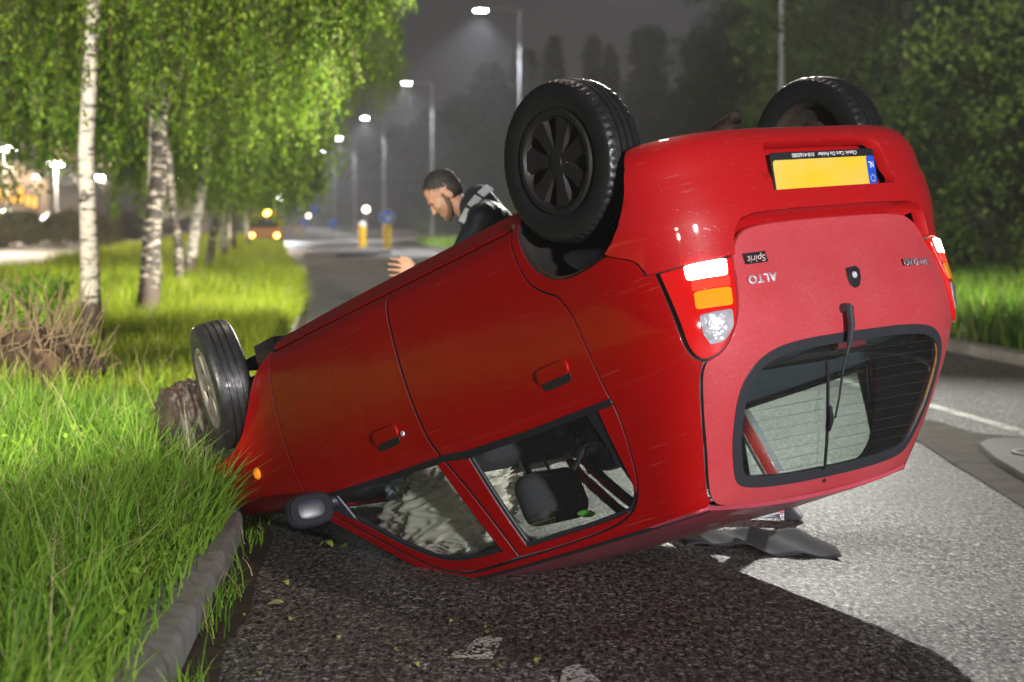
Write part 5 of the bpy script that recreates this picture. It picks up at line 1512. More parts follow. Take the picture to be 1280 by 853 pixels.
# picture column, distance, mesh, width factor, top row
POP = [(612, 150, 2, 1.0, 84, 'wide hazy tree behind the first street lamp'), (655, 165, 0, 1.1, 66, 'hazy pointed tree right of the first lamp pole'), (692, 118, 1, .95, 48, 'slim dark poplar above the near rear tyre, left of a pair'), (740, 122, 1, .85, 46, 'slim dark poplar above the near rear tyre, right of a pair'), (762, 124, 1, .8, 58, 'short slim poplar close against its taller neighbour'),
       (808, 112, 0, 1.25, 38, 'broad pointed poplar in the middle above the car'), (872, 104, 0, 1.1, 42, 'pointed poplar left of the exhaust pipe'), (915, 98, 0, 1.4, 14, 'tall broad poplar above the exhaust pipe'), (842, 135, 0, .9, 120, 'low hazy tree between two pointed poplars'),
       (960, 92, 0, 1.5, 0, 'tall dark poplar behind the grey lamp post'), (1015, 88, 0, 1.5, -12, 'tall dark poplar right of the grey lamp post'), (575, 215, 2, 1.25, 122, 'hazy round tree right of the second lamp'), (540, 260, 2, 1.3, 140, 'hazy round tree above the walking man'), (500, 300, 2, 1.4, 160, 'pale hazy tree behind the blue round sign'), (462, 340, 2, 1.4, 172, 'faint hazy tree behind the yellow bollards'), (430, 390, 2, 1.4, 190, 'faint farthest tree at the end of the right row')]
for (u, d, c, wf, tr_, lab) in POP:
    hh = (275 - tr_) * d / 2400 + 1.34
    h0 = (12.5, 13.5, 11)[c]
    s = hh / (h0 + .3)
    tree('poplar_tree', (u - 640) * d / 2400, d, PTR, PCR[c], (s * wf, s * wf, s), u * .37, lab, 'hazy trees along the right of the road')
# hedge-like undergrowth closing the right side low down
und = clump_crown('undergrowth', 420, 60, .16, lambda ra: (lambda y: np.array([float(right_x(y)) + 4.6 + ra.uniform(0, 4), y, ra.uniform(.2, 2.4)]))(24 + 150 * ra.uniform(0, 1) ** 1.6), 81, M_DLEAF, .8)
tag(obj('undergrowth', und), 'dark tangled undergrowth behind the right verge', kind='stuff')
far = clump_crown('far_wood', 700, 26, .9, lambda ra: np.array([ra.uniform(-190, 150), ra.uniform(330, 400), abs(ra.normal(0, 4.5)) + .3]), 82, M_PLEAF, 2.2)
tag(obj('far_wood', far), 'dark far-off wood closing the end of the road', kind='stuff')

# ------------------------------------------------------------------ street lamps
M_POLE = mat('galvanised_pole', (.30, .31, .33), .45, .5)
M_HEAD = mat('lamp_casing', (.10, .10, .11), .5)
M_LAMP = emitter('street_lamp_light', (.93, .96, 1.0), 160)
LH = 10.2
SL_POLE = MB().tube([(0, 0, -.1), (0, 0, 1.1)], .085, 14).tube([(0, 0, 1.1), (0, 0, 5.5), (0, 0, LH)], [.066, .055, .042], 14).mesh('pole', M_POLE, smooth=True)
SL_ARM = MB().tube([(0, 0, LH - .03), (-.6, 0, LH + .05), (-1.35, 0, LH + .06)], [.038, .034, .03], 10).mesh('arm', M_POLE, smooth=True)
SL_HEAD = MB().prism([(-1.2, -.10), (-1.32, -.15), (-1.95, -.15), (-2.02, -.08), (-2.02, .08), (-1.95, .15), (-1.32, .15), (-1.2, .10)], LH + .005, LH + .10).mesh('lamp_head', M_HEAD, bevel=.02)
SL_LED = MB().box((-1.68, 0, LH - .012), (.52, .24, .03)).mesh('lamp_panel', M_LAMP, bevel=.01)
def street_lamp(x, y, lab, lit=True, e=22000):
    t = empty('street_lamp', lab, 'street lamp', (x, y, .1), 0, 'street lamps along the right of the road')
    obj('pole', SL_POLE, t); obj('arm', SL_ARM, t)
    h = obj('lamp_head', SL_HEAD, t); obj('lamp_panel', SL_LED, h)
    light('street_light', 'SPOT', (x - 1.68, y, LH + .04), (x - 2.6, y, 0), e, (.92, .95, 1.0), spot_size=math.radians(116), spot_blend=.5, shadow_soft_size=.2)
street_lamp(5.66, 40.5, 'tall grey lamp post above the far rear wheel, head out of the picture', True, 2500)
LAMPS = [(650, 83, 'nearest lit street lamp, white beam in the mist'), (541, 127, 'second lit street lamp from the front'), (481, 170, 'third lit street lamp from the front'), (444, 213, 'fourth lit street lamp, fading in the mist'), (419, 256, 'fifth lit street lamp, small in the mist'), (398, 300, 'farthest lit street lamp, tiny in the mist')]
for u, d, lab in LAMPS: street_lamp((u - 640) * d / 2400, d, lab)

# lower lamps over the car park on the left
CP_POLE = MB().tube([(0, 0, -.1), (0, 0, 4.95)], [.07, .045], 10).mesh('pole', M_POLE, smooth=True)
CP_HEAD = MB().box((0, 0, 5.08), (.9, .34, .08)).mesh('lamp_head', M_HEAD, bevel=.02)
CP_LED = MB().box((-.26, 0, 5.0), (.40, .34, .10)).box((.26, 0, 5.0), (.40, .34, .10)).mesh('lamp_panel', emitter('car_park_light', (1.0, .93, .82), 110), bevel=.02)
for i, (u, v, lab) in enumerate([(10, 187, 'lit car park lamp at the left edge of the picture'), (72, 206, 'lit car park lamp left of the nearest birch'), (126, 222, 'lit car park lamp just right of the nearest birch'), (148, 232, 'small lit car park lamp, left of a close pair'), (166, 235, 'small lit car park lamp, right of a close pair'), (209, 248, 'tiny lit lamp between the birch stems'), (231, 249, 'tiny lit lamp left of the leaning thin birch'), (241, 250, 'tiny lit lamp touching the leaning thin birch'), (262, 255, 'farthest tiny lit lamp under the leaves')]):
    d = 3.66 * 2400 / (275 - v); x = (u - 640) * d / 2400
    t = empty('car_park_lamp', lab, 'street lamp', (x, d, 0), 0, 'lamps over the car park')
    obj('pole', CP_POLE, t); h = obj('lamp_head', CP_HEAD, t); obj('lamp_panel', CP_LED, h)
    light('car_park_glow', 'POINT', (x, d - .8, 4.9), (x, d, 0), 9000, (1.0, .84, .66), shadow_soft_size=.3)

t = empty('car_park_lamp', 'car park lamp standing just outside the left edge', 'street lamp', (-20.5, 58, 0), 0, 'lamps over the car park')
obj('pole', CP_POLE, t); h = obj('lamp_head', CP_HEAD, t); obj('lamp_panel', CP_LED, h)
light('car_park_glow', 'POINT', (-20.5, 57.2, 4.9), (-18, 58, 0), 20000, (1.0, .84, .66), shadow_soft_size=.3)

# ------------------------------------------------------------------ signs and bollards in the road
M_YEL = mat('bollard_yellow', (.78, .50, .01), .45)
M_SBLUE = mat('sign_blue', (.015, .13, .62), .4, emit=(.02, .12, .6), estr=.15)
M_SWHITE = mat('sign_white', (.8, .8, .82), .5)
isl2 = [(-7.6, 70), (-6.3, 69), (-5.2, 72), (-4.9, 78), (-5.6, 86), (-6.8, 90), (-7.6, 84)]
tag(MB().prism(isl2, -.02, .13).obj('far_traffic_island', M_ISLE, bevel=.03), 'dark traffic island with yellow bollards far down the road', kind='structure')
b = empty('sign_bollard', 'yellow bollard carrying a round blue keep-right sign', 'bollard', (-5.2, 80, .13))
obj('post', MB().lathe([(0, 0), (.16, 0), (.15, .95), (.13, 1.02), (0, 1.02)], 20).mesh('post', M_YEL, smooth=True), b)
s = obj('sign_disc', MB().lathe([(0, -.02), (.29, -.02), (.30, 0), (.29, .02), (0, .02)], 32, axis='y').mesh('sign_disc', M_SBLUE, smooth=True), b); s.location = (0, -.05, 1.33)
obj('sign_rim', MB().lathe([(.275, -.026), (.30, -.026), (.30, .0), (.275, .0)], 32, axis='y', closed=True).mesh('sign_rim', M_SWHITE, smooth=True), s)
ar = MB().prism([(-.13, .16), (-.17, .12), (.03, -.08), (-.08, -.08), (-.08, -.15), (.16, -.15), (.16, .09), (.09, .09), (.09, -.02)], .024, .030, Matrix.Rotation(PI / 2, 4, 'X'))
obj('sign_arrow', ar.mesh('sign_arrow', M_SWHITE), s)
b = empty('bollard', 'plain yellow bollard with a white cap left of the blue sign', 'bollard', (-6.62, 85, .13))
obj('post', MB().lathe([(0, 0), (.16, 0), (.15, .95), (0, .95)], 20).mesh('post', M_YEL, smooth=True), b)
obj('cap', MB().lathe([(.15, .95), (.15, 1.05), (.10, 1.12), (0, 1.12)], 20).mesh('cap', M_SWHITE, smooth=True), b)
for (u, v, d, lab) in ((417, 279, 150, 'tiny blue road sign under the trees'), (394, 263, 190, 'tall blue road sign in the mist'), (380, 279, 165, 'small blue road sign above two posts'), (366, 266, 230, 'faint blue board farthest down the road')):
    t = empty('road_sign', lab, 'sign', ((u - 640) * d / 2400, d, 0), 0, 'far blue road signs'); z = CAM_H + (275 - v) * d / 2400
    obj('post', MB().tube([(0, 0, 0), (0, 0, z + .3)], .04, 8).mesh('post', M_POLE, smooth=True), t)
    obj('panel', MB().box((0, -.06, z), (.62 if u != 366 else 1.6, .03, 1.0 if u == 394 else .62)).mesh('panel', M_SBLUE, bevel=.02), t)
for (u, v, d, lab) in ((458, 262, 118, 'small lit globe lamp behind the plain yellow bollard'), (386, 270, 210, 'tiny warm globe lamp far down the road'), (345, 262, 150, 'small white globe lamp under the bright white light')):
    x = (u - 640) * d / 2400; z = CAM_H + (275 - v) * d / 2400
    t = empty('globe_lamp', lab, 'street lamp', (x, d, 0), 0, 'small globe lamps by the road')
    obj('post', MB().tube([(0, 0, 0), (0, 0, z - .15)], .04, 8).mesh('post', M_POLE, smooth=True), t)
    obj('globe', MB().lathe([(.19 * math.sin(a), z - .19 * math.cos(a)) for a in np.linspace(0.001, PI - .001, 10)], 16).mesh('globe', emitter('globe_glow', (1, .85, .6), 9), smooth=True), t)
for (u, lab) in ((374, 'thin yellow post left of the small blue sign'), (383, 'thin yellow post right of the small blue sign')):
    d = 165; t = MB().lathe([(0, 0), (.11, 0), (.10, 1.0), (0, 1.05)], 14).obj('yellow_post', M_YEL, smooth=True); t.location = ((u - 640) * d / 2400, d - 3, 0); tag(t, lab, 'post', 'thin yellow posts')

# ------------------------------------------------------------------ recovery truck with its amber beacon and a mast light
M_ORANGE = mat('truck_orange', (.30, .12, .03), .45)
tr = empty('recovery_truck', 'orange recovery truck with a glowing amber beacon under the birches', 'truck', (-11.3, 88, 0), math.radians(6)); tr.scale = (.74, .74, .72)
obj('chassis', MB().box((0, 1.2, .62), (2.0, 5.6, .25)).mesh('chassis', M_TRIM, bevel=.03), tr)
cb = obj('cab', MB().box((0, -.9, 1.45), (2.1, 1.7, 1.5), taper=.93).mesh('cab', M_ORANGE, bevel=.10, seg=3), tr)
obj('windscreen', MB().box((0, -1.76, 1.72), (1.75, .04, .62)).mesh('windscreen', mat('dark_pane', (.02, .02, .025), .1), bevel=.02), cb)
obj('flatbed', MB().box((0, 2.2, .92), (2.1, 3.6, .16)).box((0, .45, 1.35), (2.1, .10, .8)).mesh('flatbed', M_ORANGE, bevel=.02), tr)
for sx in (-1, 1):
    obj('headlight', MB().lathe([(0, -.03), (.11, -.03), (.13, 0), (0, .0)], 18, axis='y').mesh('headlight', emitter('amber_head', (1, .62, .12), 14), smooth=True), tr).location = (sx * .75, -1.80, .88)
    for yy in (-.9, 2.6):
        obj('wheel', MB().lathe([(.0, -.12), (.30, -.12), (.40, -.10), (.42, 0), (.40, .10), (.30, .12), (0, .12)], 24, axis='x').mesh('wheel', M_RUB, smooth=True), tr).location = (sx * .9, yy, .42)
obj('beacon', MB().lathe([(0, 0), (.16, 0), (.16, .16), (.10, .24), (0, .24)], 18).mesh('beacon', emitter('beacon_glow', (1.0, .50, .04), 200), smooth=True), tr).location = (.2, -.9, 2.22)
light('beacon_light', 'POINT', (-11.2, 87.2, 1.95), (0, 0, 0), 1500, (1.0, .52, .08), shadow_soft_size=.15)
ml = empty('mast_light', 'bright white work light on a mast at the end of the road', 'lamp', ((348 - 640) * 120 / 2400, 120, 0))
obj('mast', MB().tube([(0, 0, 0), (0, 0, 2.7)], .05, 10).tube([(0, 0, .05), (.6, .3, 0)], .03, 6).tube([(0, 0, .05), (-.6, .3, 0)], .03, 6).tube([(0, 0, .05), (0, -.6, 0)], .03, 6).mesh('mast', M_POLE, smooth=True), ml)
obj('light_head', MB().lathe([(0, -.14), (.30, -.14), (.36, 0), (.30, .12), (0, .12)], 20, axis='y').mesh('light_head', emitter('work_light', (.95, .97, 1), 70), smooth=True), ml).location = (0, 0, 2.92)
light('mast_glow', 'SPOT', ((348 - 640) * 120 / 2400, 119.7, 2.95), (0, 20, 0), 5000, (.95, .97, 1), spot_size=math.radians(120), spot_blend=.7, shadow_soft_size=.3)

# ------------------------------------------------------------------ parked cars, hedge and halls on the left
M_PANE = mat('car_pane', (.03, .034, .04), .08, coat=.5)
def parked_car(x, y, rz, col, lab, suv=False):
    t = empty('parked_car', lab, 'car', (x, y, .02), rz, 'cars parked in front of the halls')
    h = 1.72 if suv else 1.46
    m = mat('parked_paint', col, .3, coat=.8)
    prof = [(-2.15, .35), (-2.2, .62), (-2.12, .88), (-1.3, .98), (-.55, h - .06), (-.1, h), (1.2, h), (1.85, h - .12), (2.1, 1.0), (2.2, .7), (2.15, .34)]
    V = []; F = []
    for px_, pz in prof:
        w = .88 if pz < 1.02 else .88 - .22 * (pz - 1.0) / (h - 1.0)
        V += [(px_, -w, pz), (px_, -w * .9, pz + .01), (px_, w * .9, pz + .01), (px_, w, pz)]
    n = len(prof)
    for i in range(n - 1):
        for k in range(3): F.append((4 * i + k, 4 * i + k + 1, 4 * i + k + 5, 4 * i + k + 4))
    F.append(tuple(4 * i for i in range(n))); F.append(tuple(4 * i + 3 for i in range(n))[::-1]); F.append((0, 3, 4 * n - 1, 4 * n - 4))
    obj('body', MB().add(V, F).mesh('body', m, smooth=True, angle=math.radians(35)), t)
    for s in (-1, 1):
        for a_, b_ in (((-1.05, -.5), (.15, .05)), ((.25, .25), (1.0, 1.0)), ((1.1, 1.1), (1.85, 1.62))):
            z0, z1 = 1.02, h - .13
            w0, w1 = .885, .885 - .22 * (z1 - 1.0) / (h - 1.0)
            obj('window', MB().add([(a_[0], s * w0, z0), (b_[0], s * w0, z0), (b_[1], s * (w1 + .012), z1), (a_[1], s * (w1 + .012), z1), (a_[0], s * (w0 - .02), z0), (b_[0], s * (w0 - .02), z0), (b_[1], s * (w1 - .01), z1), (a_[1], s * (w1 - .01), z1)], [(0, 1, 2, 3), (7, 6, 5, 4), (0, 4, 5, 1), (1, 5, 6, 2), (2, 6, 7, 3), (3, 7, 4, 0)]).mesh('window', M_PANE), t)
        for xx in (-1.35, 1.35): obj('wheel', MB().lathe([(0, -.1), (.22, -.1), (.31, -.09), (.33, 0), (.31, .09), (0, .1)], 22, axis='y').mesh('wheel', M_RUB, smooth=True), t).location = (xx, s * .80, .33)
        obj('headlight', MB().box((-2.16, s * .62, .70), (.08, .34, .14)).mesh('headlight', M_CLEAR, bevel=.03), t)
        obj('tail_light', MB().box((2.16, s * .70, .85), (.08, .24, .16)).mesh('tail_light', M_LENS, bevel=.03), t)
parked_car((78 - 640) * 88 / 2400, 88, .35, (.03, .03, .035), 'dark parked estate car left of the nearest birch', True)
parked_car((2 - 640) * 84 / 2400, 84, 1.2, (.02, .025, .03), 'dark parked car cut by the left edge of the picture', True)
parked_car((134 - 640) * 95 / 2400, 95, 1.3, (.025, .03, .028), 'dark green parked car just right of the nearest birch', True)
parked_car((158 - 640) * 108 / 2400, 108, 1.0, (.04, .04, .045), 'grey parked car left of the dark patched birch')
parked_car((215 - 640) * 125 / 2400, 125, 1.2, (.05, .045, .04), 'small far parked car between the birch stems')
hg = clump_crown('clipped_hedge', 260, 60, .10, lambda ra: np.array([ra.uniform(-6, 3.4), ra.uniform(-.9, .9), ra.uniform(.1, 1.35)]), 91, leaf_mat('hedge_leaf', (.05, .055, .02), (.13, .13, .05), .3), .34)
h_ = obj('clipped_hedge', hg); h_.location = ((40 - 640) * 72 / 2400, 72, .25); tag(h_, 'low brown green hedge in front of the dark parked car', 'hedge')
sp = clump_crown('young_shrub', 26, 22, .12, lambda ra: np.array([ra.normal(0, .22), ra.normal(0, .22), ra.uniform(.1, .75)]), 92, M_WEED, .14)
for i, (x, y, lab) in enumerate([(-3.45, 13.6, 'leafy green weed in front of the path at the left edge'), (-4.3, 17.2, 'leafy green weed left of the nearest birch foot')]):
    o = obj('young_shrub', sp); o.scale = (.6, .6, .8); o.location = (x, y, .25); o.rotation_euler = (0, 0, i * 2.1); tag(o, lab, 'plant', 'leafy weeds by the path')

M_WALL = mat('hall_wall', (.42, .33, .25), .8, var=(.4, .6, (.34, .26, .20)))
M_GREY = mat('hall_cladding', (.13, .115, .11), .8)
M_ROOF = mat('hall_roof', (.05, .048, .05), .7)
M_WIN = emitter('warm_window', (1.0, .46, .06), 2.2)
M_WINW = emitter('white_window', (1.0, .93, .78), 3.4)
def hall(x0, x1, y, d, h, ridge, label, wins, wall, lamps=()):
    t = empty('industrial_hall', label, 'building', ((x0 + x1) / 2, y, 0), 0, 'halls beyond the car park')
    w = x1 - x0
    wl = obj('wall', MB().prism([(-w / 2, 0), (w / 2, 0), (w / 2, h), (0, ridge), (-w / 2, h)], 0, -d, Matrix.Rotation(PI / 2, 4, 'X')).mesh('wall', wall), t)
    rf = MB()
    for s in (-1, 1):
        rf.add([(s * (w / 2 + .4), -.4, h - .25), (0, -.4, ridge + .08), (0, d + .3, ridge + .08), (s * (w / 2 + .4), d + .3, h - .25), (s * (w / 2 + .4), -.4, h - .05), (0, -.4, ridge + .30), (0, d + .3, ridge + .30), (s * (w / 2 + .4), d + .3, h - .05)], [(0, 1, 2, 3), (4, 7, 6, 5), (0, 4, 5, 1), (1, 5, 6, 2), (2, 6, 7, 3), (3, 7, 4, 0)])
    obj('roof', rf.mesh('roof', M_ROOF), t)
    for (a, b_, z0, z1, m) in wins:
        f = obj('window', MB().box((a - (x0 + x1) / 2 + (b_ - a) / 2, -.03, (z0 + z1) / 2), (b_ - a + .3, .12, z1 - z0 + .3)).mesh('window', M_TRIM), wl)
        obj('pane', MB().box((a - (x0 + x1) / 2 + (b_ - a) / 2, -.10, (z0 + z1) / 2), (b_ - a, .06, z1 - z0)).mesh('pane', m), t)
    for lx, lz, le in lamps: added_hall_lamp(t, lx, y, lz, le)
def added_hall_lamp(t, x, y, z, e):  # lamp and light added to brighten the dim hall front
    o = obj('added_wall_lamp', MB().box((0, -.12, 0), (.5, .24, .16)).mesh('added_wall_lamp', emitter('added_lamp_glow', (1, .86, .66), 14), bevel=.03), t); o.location = (x - t.location.x, y - t.location.y, z)
    light('hall_fill', 'POINT', (x, y - 2.2, z - .1), (0, 0, 0), e, (1.0, .80, .58), shadow_soft_size=.3)
def PX(u, d): return (u - 640) * d / 2400
def PZ(v, d): return CAM_H + (275 - v) * d / 2400
d = 150
hall(PX(-60, d), PX(62, d), d, 20, PZ(226, d), PZ(192, d), 'brown gabled hall with orange lit windows behind the left car park', [(PX(a, d), PX(b_, d), PZ(v1, d), PZ(v0, d), M_WIN) for a, b_, v0, v1 in ((-8, 3, 236, 254), (8, 14, 230, 254), (17, 22, 246, 254), (25, 31, 233, 254), (34, 40, 244, 258), (42, 48, 246, 260))], M_WALL, [(PX(18, d), PZ(212, d), 330), (PX(48, d), PZ(222, d), 260)])
d = 165
hall(PX(48, d), PX(135, d), d, 25, PZ(232, d), PZ(210, d), 'grey hall with a bright white window strip behind the dark parked car', [(PX(66, d), PX(80, d), PZ(250, d), PZ(238, d), M_WINW), (PX(82, d), PX(99, d), PZ(249, d), PZ(241, d), M_WINW)], M_GREY, [(PX(92, d), PZ(228, d), 260)])
d = 190
hall(PX(68, d), PX(104, d), d, 15, PZ(188, d), PZ(180, d), 'tall brown block with one yellow lamp above the grey hall', [(PX(88, d), PX(92, d), PZ(188, d), PZ(183, d), M_WIN)], M_WALL, [(PX(80, d), PZ(196, d), 260)])
d = 210
hall(PX(120, d), PX(260, d), d, 25, PZ(248, d), PZ(238, d), 'long low grey hall seen between the birch stems', [(PX(150, d), PX(157, d), PZ(263, d), PZ(250, d), M_WIN), (PX(159, d), PX(175, d), PZ(266, d), PZ(261, d), M_WINW), (PX(216, d), PX(222, d), PZ(280, d), PZ(273, d), M_WIN), (PX(228, d), PX(233, d), PZ(282, d), PZ(277, d), M_WIN)], M_GREY)
st = MB()
for u in (6, 14, 22, 32, 44, 54): st.tube([(PX(u, 185), 185, 0), (PX(u, 185), 185, PZ(148 + (u * 7) % 20, 185))], .22, 8)
pt = [(6, 148), (14, 160), (22, 152), (32, 163), (44, 168), (54, 172)]
PIPE = MB().tube([(0, 0, 0), (0, 0, 1)], .28, 10).mesh('vent_pipe', mat('pale_pipe', (.45, .43, .42), .5, .3), smooth=True)
for n_, (u, v) in enumerate(pt):
    o = obj('vent_pipe', PIPE); o.location = (PX(u, 185), 185, 0); o.scale = (1, 1, PZ(v, 185)); tag(o, ['leftmost', 'second from the left', 'third from the left', 'third from the right', 'second from the right', 'rightmost'][n_] + ' of the pale pipes rising behind the brown gabled hall', 'pipe', 'pale pipes behind the gabled hall')
# ------------------------------------------------------------------ the man behind the car
def capsules(segs, voxel, smooth=3, factor=.5):
    b = MB()
    for (p, q, r0, r1) in segs:
        p = Vector(p); q = Vector(q); n = max(2, int((q - p).length / (min(r0, r1) * .45)) + 1)
        for i in range(n + 1):
            t = i / n; c = p.lerp(q, t); r = r0 + (r1 - r0) * t
            V = []; F = []; nu, nv = 14, 9
            for a in range(nv + 1):
                th = PI * a / nv
                for j in range(nu):
                    ph = 2 * PI * j / nu
                    V.append((c.x + r * math.sin(th) * math.cos(ph), c.y + r * math.sin(th) * math.sin(ph), c.z + r * math.cos(th)))
            for a in range(nv):
                for j in range(nu): F.append((a * nu + j, (a + 1) * nu + j, (a + 1) * nu + (j + 1) % nu, a * nu + (j + 1) % nu))
            b.add(V, F)
    return b
def ell(b, c, r, rot=None, nu=24, nv=16):
    V = []; F = []
    for a in range(nv + 1):
        th = PI * a / nv
        for j in range(nu):
            ph = 2 * PI * j / nu
            v = Vector((r[0] * math.sin(th) * math.cos(ph), r[1] * math.sin(th) * math.sin(ph), r[2] * math.cos(th)))
            if rot is not None: v = rot @ v
            V.append(tuple(v + Vector(c)))
    for a in range(nv):
        for j in range(nu): F.append((a * nu + j, (a + 1) * nu + j, (a + 1) * nu + (j + 1) % nu, a * nu + (j + 1) % nu))
    b.add(V, F)
def remesh(b, name, m, parent, voxel, sm=4, M=None):
    me = bpy.data.meshes.new('tmp'); me.from_pydata([tuple(M @ Vector(v)) for v in b.V] if M is not None else b.V, [], b.F)
    o = bpy.data.objects.new('tmp', me); COL.objects.link(o)
    r = o.modifiers.new('r', 'REMESH'); r.mode = 'VOXEL'; r.voxel_size = voxel
    s = o.modifiers.new('s', 'SMOOTH'); s.factor = .5; s.iterations = sm
    bpy.context.view_layer.update()
    dg = bpy.context.evaluated_depsgraph_get()
    out = bpy.data.meshes.new_from_object(o.evaluated_get(dg))
    COL.objects.unlink(o); bpy.data.objects.remove(o)
    out.name = name; out.materials.clear(); out.materials.append(m)
    out.polygons.foreach_set('use_smooth', [True] * len(out.polygons))
    return obj(name, out, parent)
# local frame: he walks towards -x, his left side faces the camera (-y)
M_SKIN = mat('skin', (.56, .31, .20), .5, var=(18, .4, (.48, .24, .16)), bump=(120, .1, .001))
M_HAIR = mat('short_dark_hair', (.022, .018, .016), .6, bump=(160, .9, .004))
M_JACKET = mat('dark_jacket', (.020, .024, .036), .6, bump=(26, .5, .012), var=(8, .5, (.034, .040, .058)))
M_JEANS = mat('dark_trousers', (.022, .024, .032), .8, bump=(30, .4, .01))
M_REFL = mat('reflective_tape', (.66, .74, .78), .4)
man = empty('person', 'man with short dark hair in a dark pale-striped jacket, bending behind the car', 'person', (.03, 10.2, 0))
HC = Vector((-.105, 0, 1.61))      # head centre
HR = Matrix.Rotation(math.radians(-20), 3, 'Y') @ Matrix.Rotation(math.radians(-12), 3, 'X')
HIP = Vector((.03, 0, .95))
TILT = Matrix.Translation(HIP) @ Matrix.Rotation(math.radians(-27), 4, 'Y') @ Matrix.Translation(-HIP)
def tl(p):
    p = Vector(p)
    return tuple(TILT @ p) if p.z > .97 else tuple(p)
def tseg(sg): return [(tl(a), tl(b), c, d) for a, b, c, d in sg]
HM = TILT @ Matrix.Translation(HC) @ (Matrix.Rotation(math.radians(-18), 4, 'Y'))
hb = MB()
def he(c, r, rot=None): ell(hb, HM @ Vector(c), r, (HM.to_3x3() @ rot) if rot is not None else HM.to_3x3())
he((.012, 0, .035), (.098, .077, .088)); he((-.030, 0, -.02), (.066, .064, .095)); he((-.045, 0, -.075), (.042, .044, .042)); he((-.02, 0, -.055), (.055, .058, .05))
he((-.098, 0, -.020), (.013, .012, .030), Matrix.Rotation(.35, 3, 'Y')); he((-.108, 0, -.036), (.014, .014, .011)); he((-.082, 0, .022), (.018, .052, .012))
he((-.086, 0, -.066), (.010, .024, .006)); he((-.084, 0, -.077), (.010, .020, .006)); he((-.078, 0, -.100), (.016, .020, .014))
for s in (-1, 1):
    he((.018, s * .076, -.018), (.020, .009, .032), Matrix.Rotation(-.2, 3, 'Y')); he((-.062, s * .040, -.028), (.024, .020, .022)); he((-.072, s * .031, .003), (.010, .014, .009))
SH = Vector((.02, 0, 1.44))
segs = [(tl((.0, 0, 1.43)), tuple(HM @ Vector((.01, 0, -.07))), .062, .056)]
# trunk, legs
segs += tseg([((.02, -.10, 1.36), (.02, .10, 1.36), .105, .105), ((.03, 0, 1.30), (.03, 0, 1.02), .125, .12)]) + [((.03, -.07, .95), (.03, .07, .95), .115, .115)]
LEG = {-1: ((.03, -.09, .93), (-.16, -.10, .52), (-.20, -.10, .10)), 1: ((.03, .09, .93), (.10, .10, .50), (.34, .10, .13))}
for s, (h, k, a) in LEG.items():
    segs += [(h, k, .088, .056), (k, a, .056, .038), (a, (a[0] - .17, a[1], a[2] - .06), .038, .032)]
ARM = {-1: (tl((.02, -.20, 1.40)), (-.33, -.25, 1.06), (-.52, -.20, 1.08)), 1: (tl((.02, .20, 1.40)), (-.25, .25, 1.06), (-.44, .20, 1.03))}
for s, (sh, el, wr) in ARM.items():
    segs += [(sh, el, .055, .042), (el, wr, .042, .028)]
    d = (Vector(wr) - Vector(el)).normalized(); sd = d.cross(Vector((0, 0, 1))).normalized(); up = sd.cross(d)
    w = Vector(wr)
    for f, (o_, L) in enumerate(((-.027, .062), (-.009, .075), (.009, .078), (.027, .068))):
        b0 = w + d * .085 + up * o_ * 1.15; k1 = b0 + d * L * .5 + up * o_ * .45 - sd * s * .006; k2 = k1 + d * L * .42 + sd * s * .022
        segs += [(tuple(w + d * .01 + up * o_ * .6), tuple(b0), .014, .0105), (tuple(b0), tuple(k1), .0092, .0084), (tuple(k1), tuple(k2), .0082, .0070)]
    tb_ = w + d * .03 + up * .026; segs += [(tuple(tb_), tuple(tb_ + d * .035 + up * .026), .0125, .0105), (tuple(tb_ + d * .035 + up * .026), tuple(tb_ + d * .066 + up * .03), .0102, .0085)]
body = capsules(segs, .01)
body.V += hb.V; off_ = body.n; body.F += [tuple(i + off_ for i in f) for f in hb.F]; body.M += hb.M; body.n += hb.n
remesh(body, 'body', M_SKIN, man, .005, 2)
for s in (-1, 1):
    ev = MB(); ell(ev, HM @ Vector((-.0815, s * .031, .003)), (.007, .011, .006)); ev.obj('eye', mat('eye', (.05, .035, .03), .2), man, smooth=True)
# hair: close cap
hr = MB()
ell(hr, HM @ Vector((.018, 0, .046)), (.0965, .0785, .0835), HM.to_3x3()); ell(hr, HM @ Vector((.040, 0, .004)), (.070, .0745, .075), HM.to_3x3())

ho = remesh(hr, 'hair', M_HAIR, man, .0045, 1)
for v in ho.data.vertices: v.co += v.normal * rnd.uniform(-.0022, .0026)
bd = MB(); [ell(bd, HM @ Vector((x_, s * y_, z_)), (r_, r_ * .8, r_ * 1.1), HM.to_3x3()) for s in (-1, 1) for x_, y_, z_, r_ in ((-.006, .0665, .0, .011), (-.007, .065, -.017, .012), (-.010, .0625, -.035, .013), (-.016, .0585, -.055, .014), (-.028, .0500, -.075, .016), (-.042, .040, -.090, .017), (-.058, .028, -.100, .018), (-.072, .012, -.105, .018))]; ell(bd, HM @ Vector((-.089, 0, -.058)), (.010, .026, .005), HM.to_3x3())
bo = remesh(bd, 'beard', mat('short_beard', (.17, .10, .065), .8, bump=(200, .8, .003)), man, .005, 1)
for v in bo.data.vertices: v.co += v.normal * rnd.uniform(-.0015, .0015)
js = tseg([((.02, -.13, 1.38), (.02, .13, 1.38), .118, .118), ((.035, -.06, 1.33), (.035, -.06, .98), .135, .14), ((.035, .06, 1.33), (.035, .06, .98), .135, .14), ((.045, 0, 1.50), (.02, 0, 1.40), .082, .13), ((-.01, -.03, 1.485), (-.01, .03, 1.485), .068, .068), ((.02, -.19, 1.40), (.02, .19, 1.40), .088, .088), ((.03, -.08, .90), (.03, .08, .90), .14, .14)])
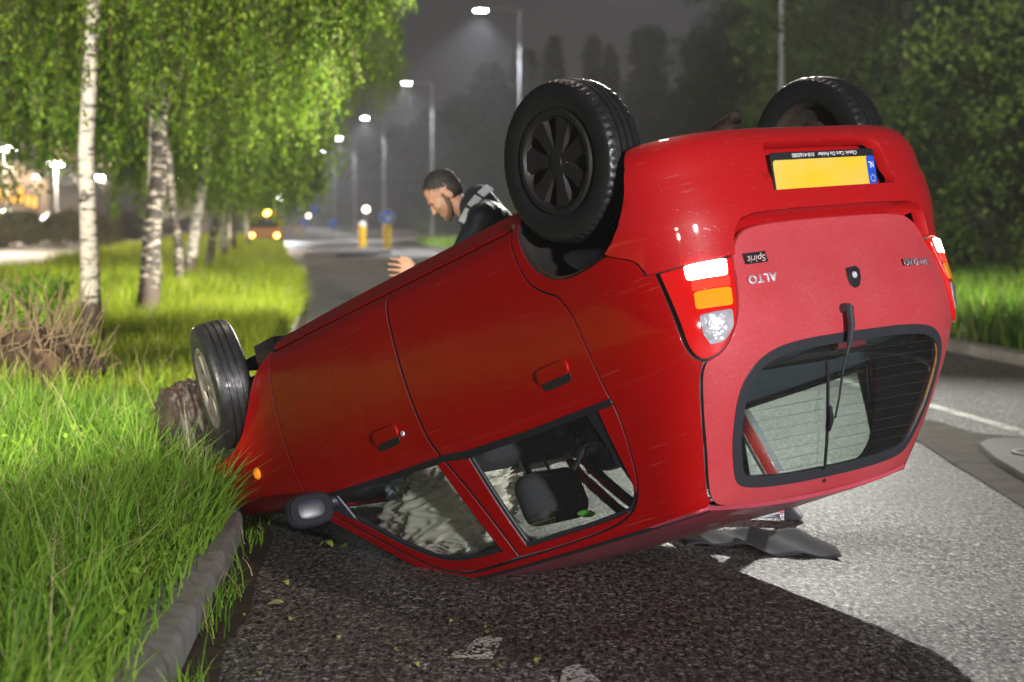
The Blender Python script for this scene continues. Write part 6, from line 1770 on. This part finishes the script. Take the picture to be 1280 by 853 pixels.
for s, (sh, el, wr) in ARM.items():
    js += [(tl((.02, s * .17, 1.395)), el, .088, .068), (el, tuple(Vector(el).lerp(Vector(wr), .93)), .066, .044)]
jb = capsules(js, .012)
remesh(jb, 'jacket', M_JACKET, man, .012, 5)
for sg in (-1, 1):
    for t0, t1 in ((0.0, .30), (.36, .64), (.70, 1.0)):
        A = Vector((-.085, sg * .205, 1.435)); B = Vector((.13, sg * .165, 1.535)); mid = lambda t: A.lerp(B, t) + Vector((0, sg * .012 * math.sin(PI * t), .018 * math.sin(PI * t)))
        p, q = mid(t0), mid(t1)
        b_ = MB(); V = []
        nrm = Vector((0, sg * .75, .65)).normalized(); wv = (q - p).normalized().cross(nrm) * .026
        for e in (0, .010):
            for c_ in (p - wv, q - wv, q + wv, p + wv): V.append(tl(c_ + nrm * (e - .012)))
        b_.add(V, [(3, 2, 1, 0), (4, 5, 6, 7), (0, 1, 5, 4), (1, 2, 6, 5), (2, 3, 7, 6), (3, 0, 4, 7)])
        b_.obj('reflective_stripe', M_REFL, man, bevel=.003)
ts = [((.03, -.07, .96), (.03, .07, .96), .125, .125)]
for s, (h, k, a) in LEG.items(): ts += [(h, k, .100, .070), (k, tuple(Vector(a) + Vector((0, 0, -.02))), .070, .055)]
remesh(capsules(ts, .012), 'trousers', M_JEANS, man, .012, 4)
for s, (h, k, a) in LEG.items():
    sh_ = capsules([((a[0] + .05, a[1], a[2] - .05), (a[0] - .20, a[1], a[2] - .06), .044, .036)], .01); remesh(sh_, 'shoe', M_TRIM, man, .009, 3)
# ------------------------------------------------------------------ mist in the lamp light
hz = MB().box((0, 437, 8.4), (940, 1000, 19.0)).obj('haze', None)
hz.data.materials.clear()
mh = bpy.data.materials.new('mist'); mh.use_nodes = True
nt = mh.node_tree; nt.nodes.clear()
out = nt.nodes.new('ShaderNodeOutputMaterial'); pv = nt.nodes.new('ShaderNodeVolumePrincipled')
pv.inputs['Color'].default_value = (.85, .87, .92, 1); pv.inputs['Density'].default_value = .0008; pv.inputs['Anisotropy'].default_value = .1
nt.links.new(pv.outputs[0], out.inputs['Volume'])
hz.data.materials.append(mh)
tag(hz, 'thin night mist over the whole road', kind='stuff')
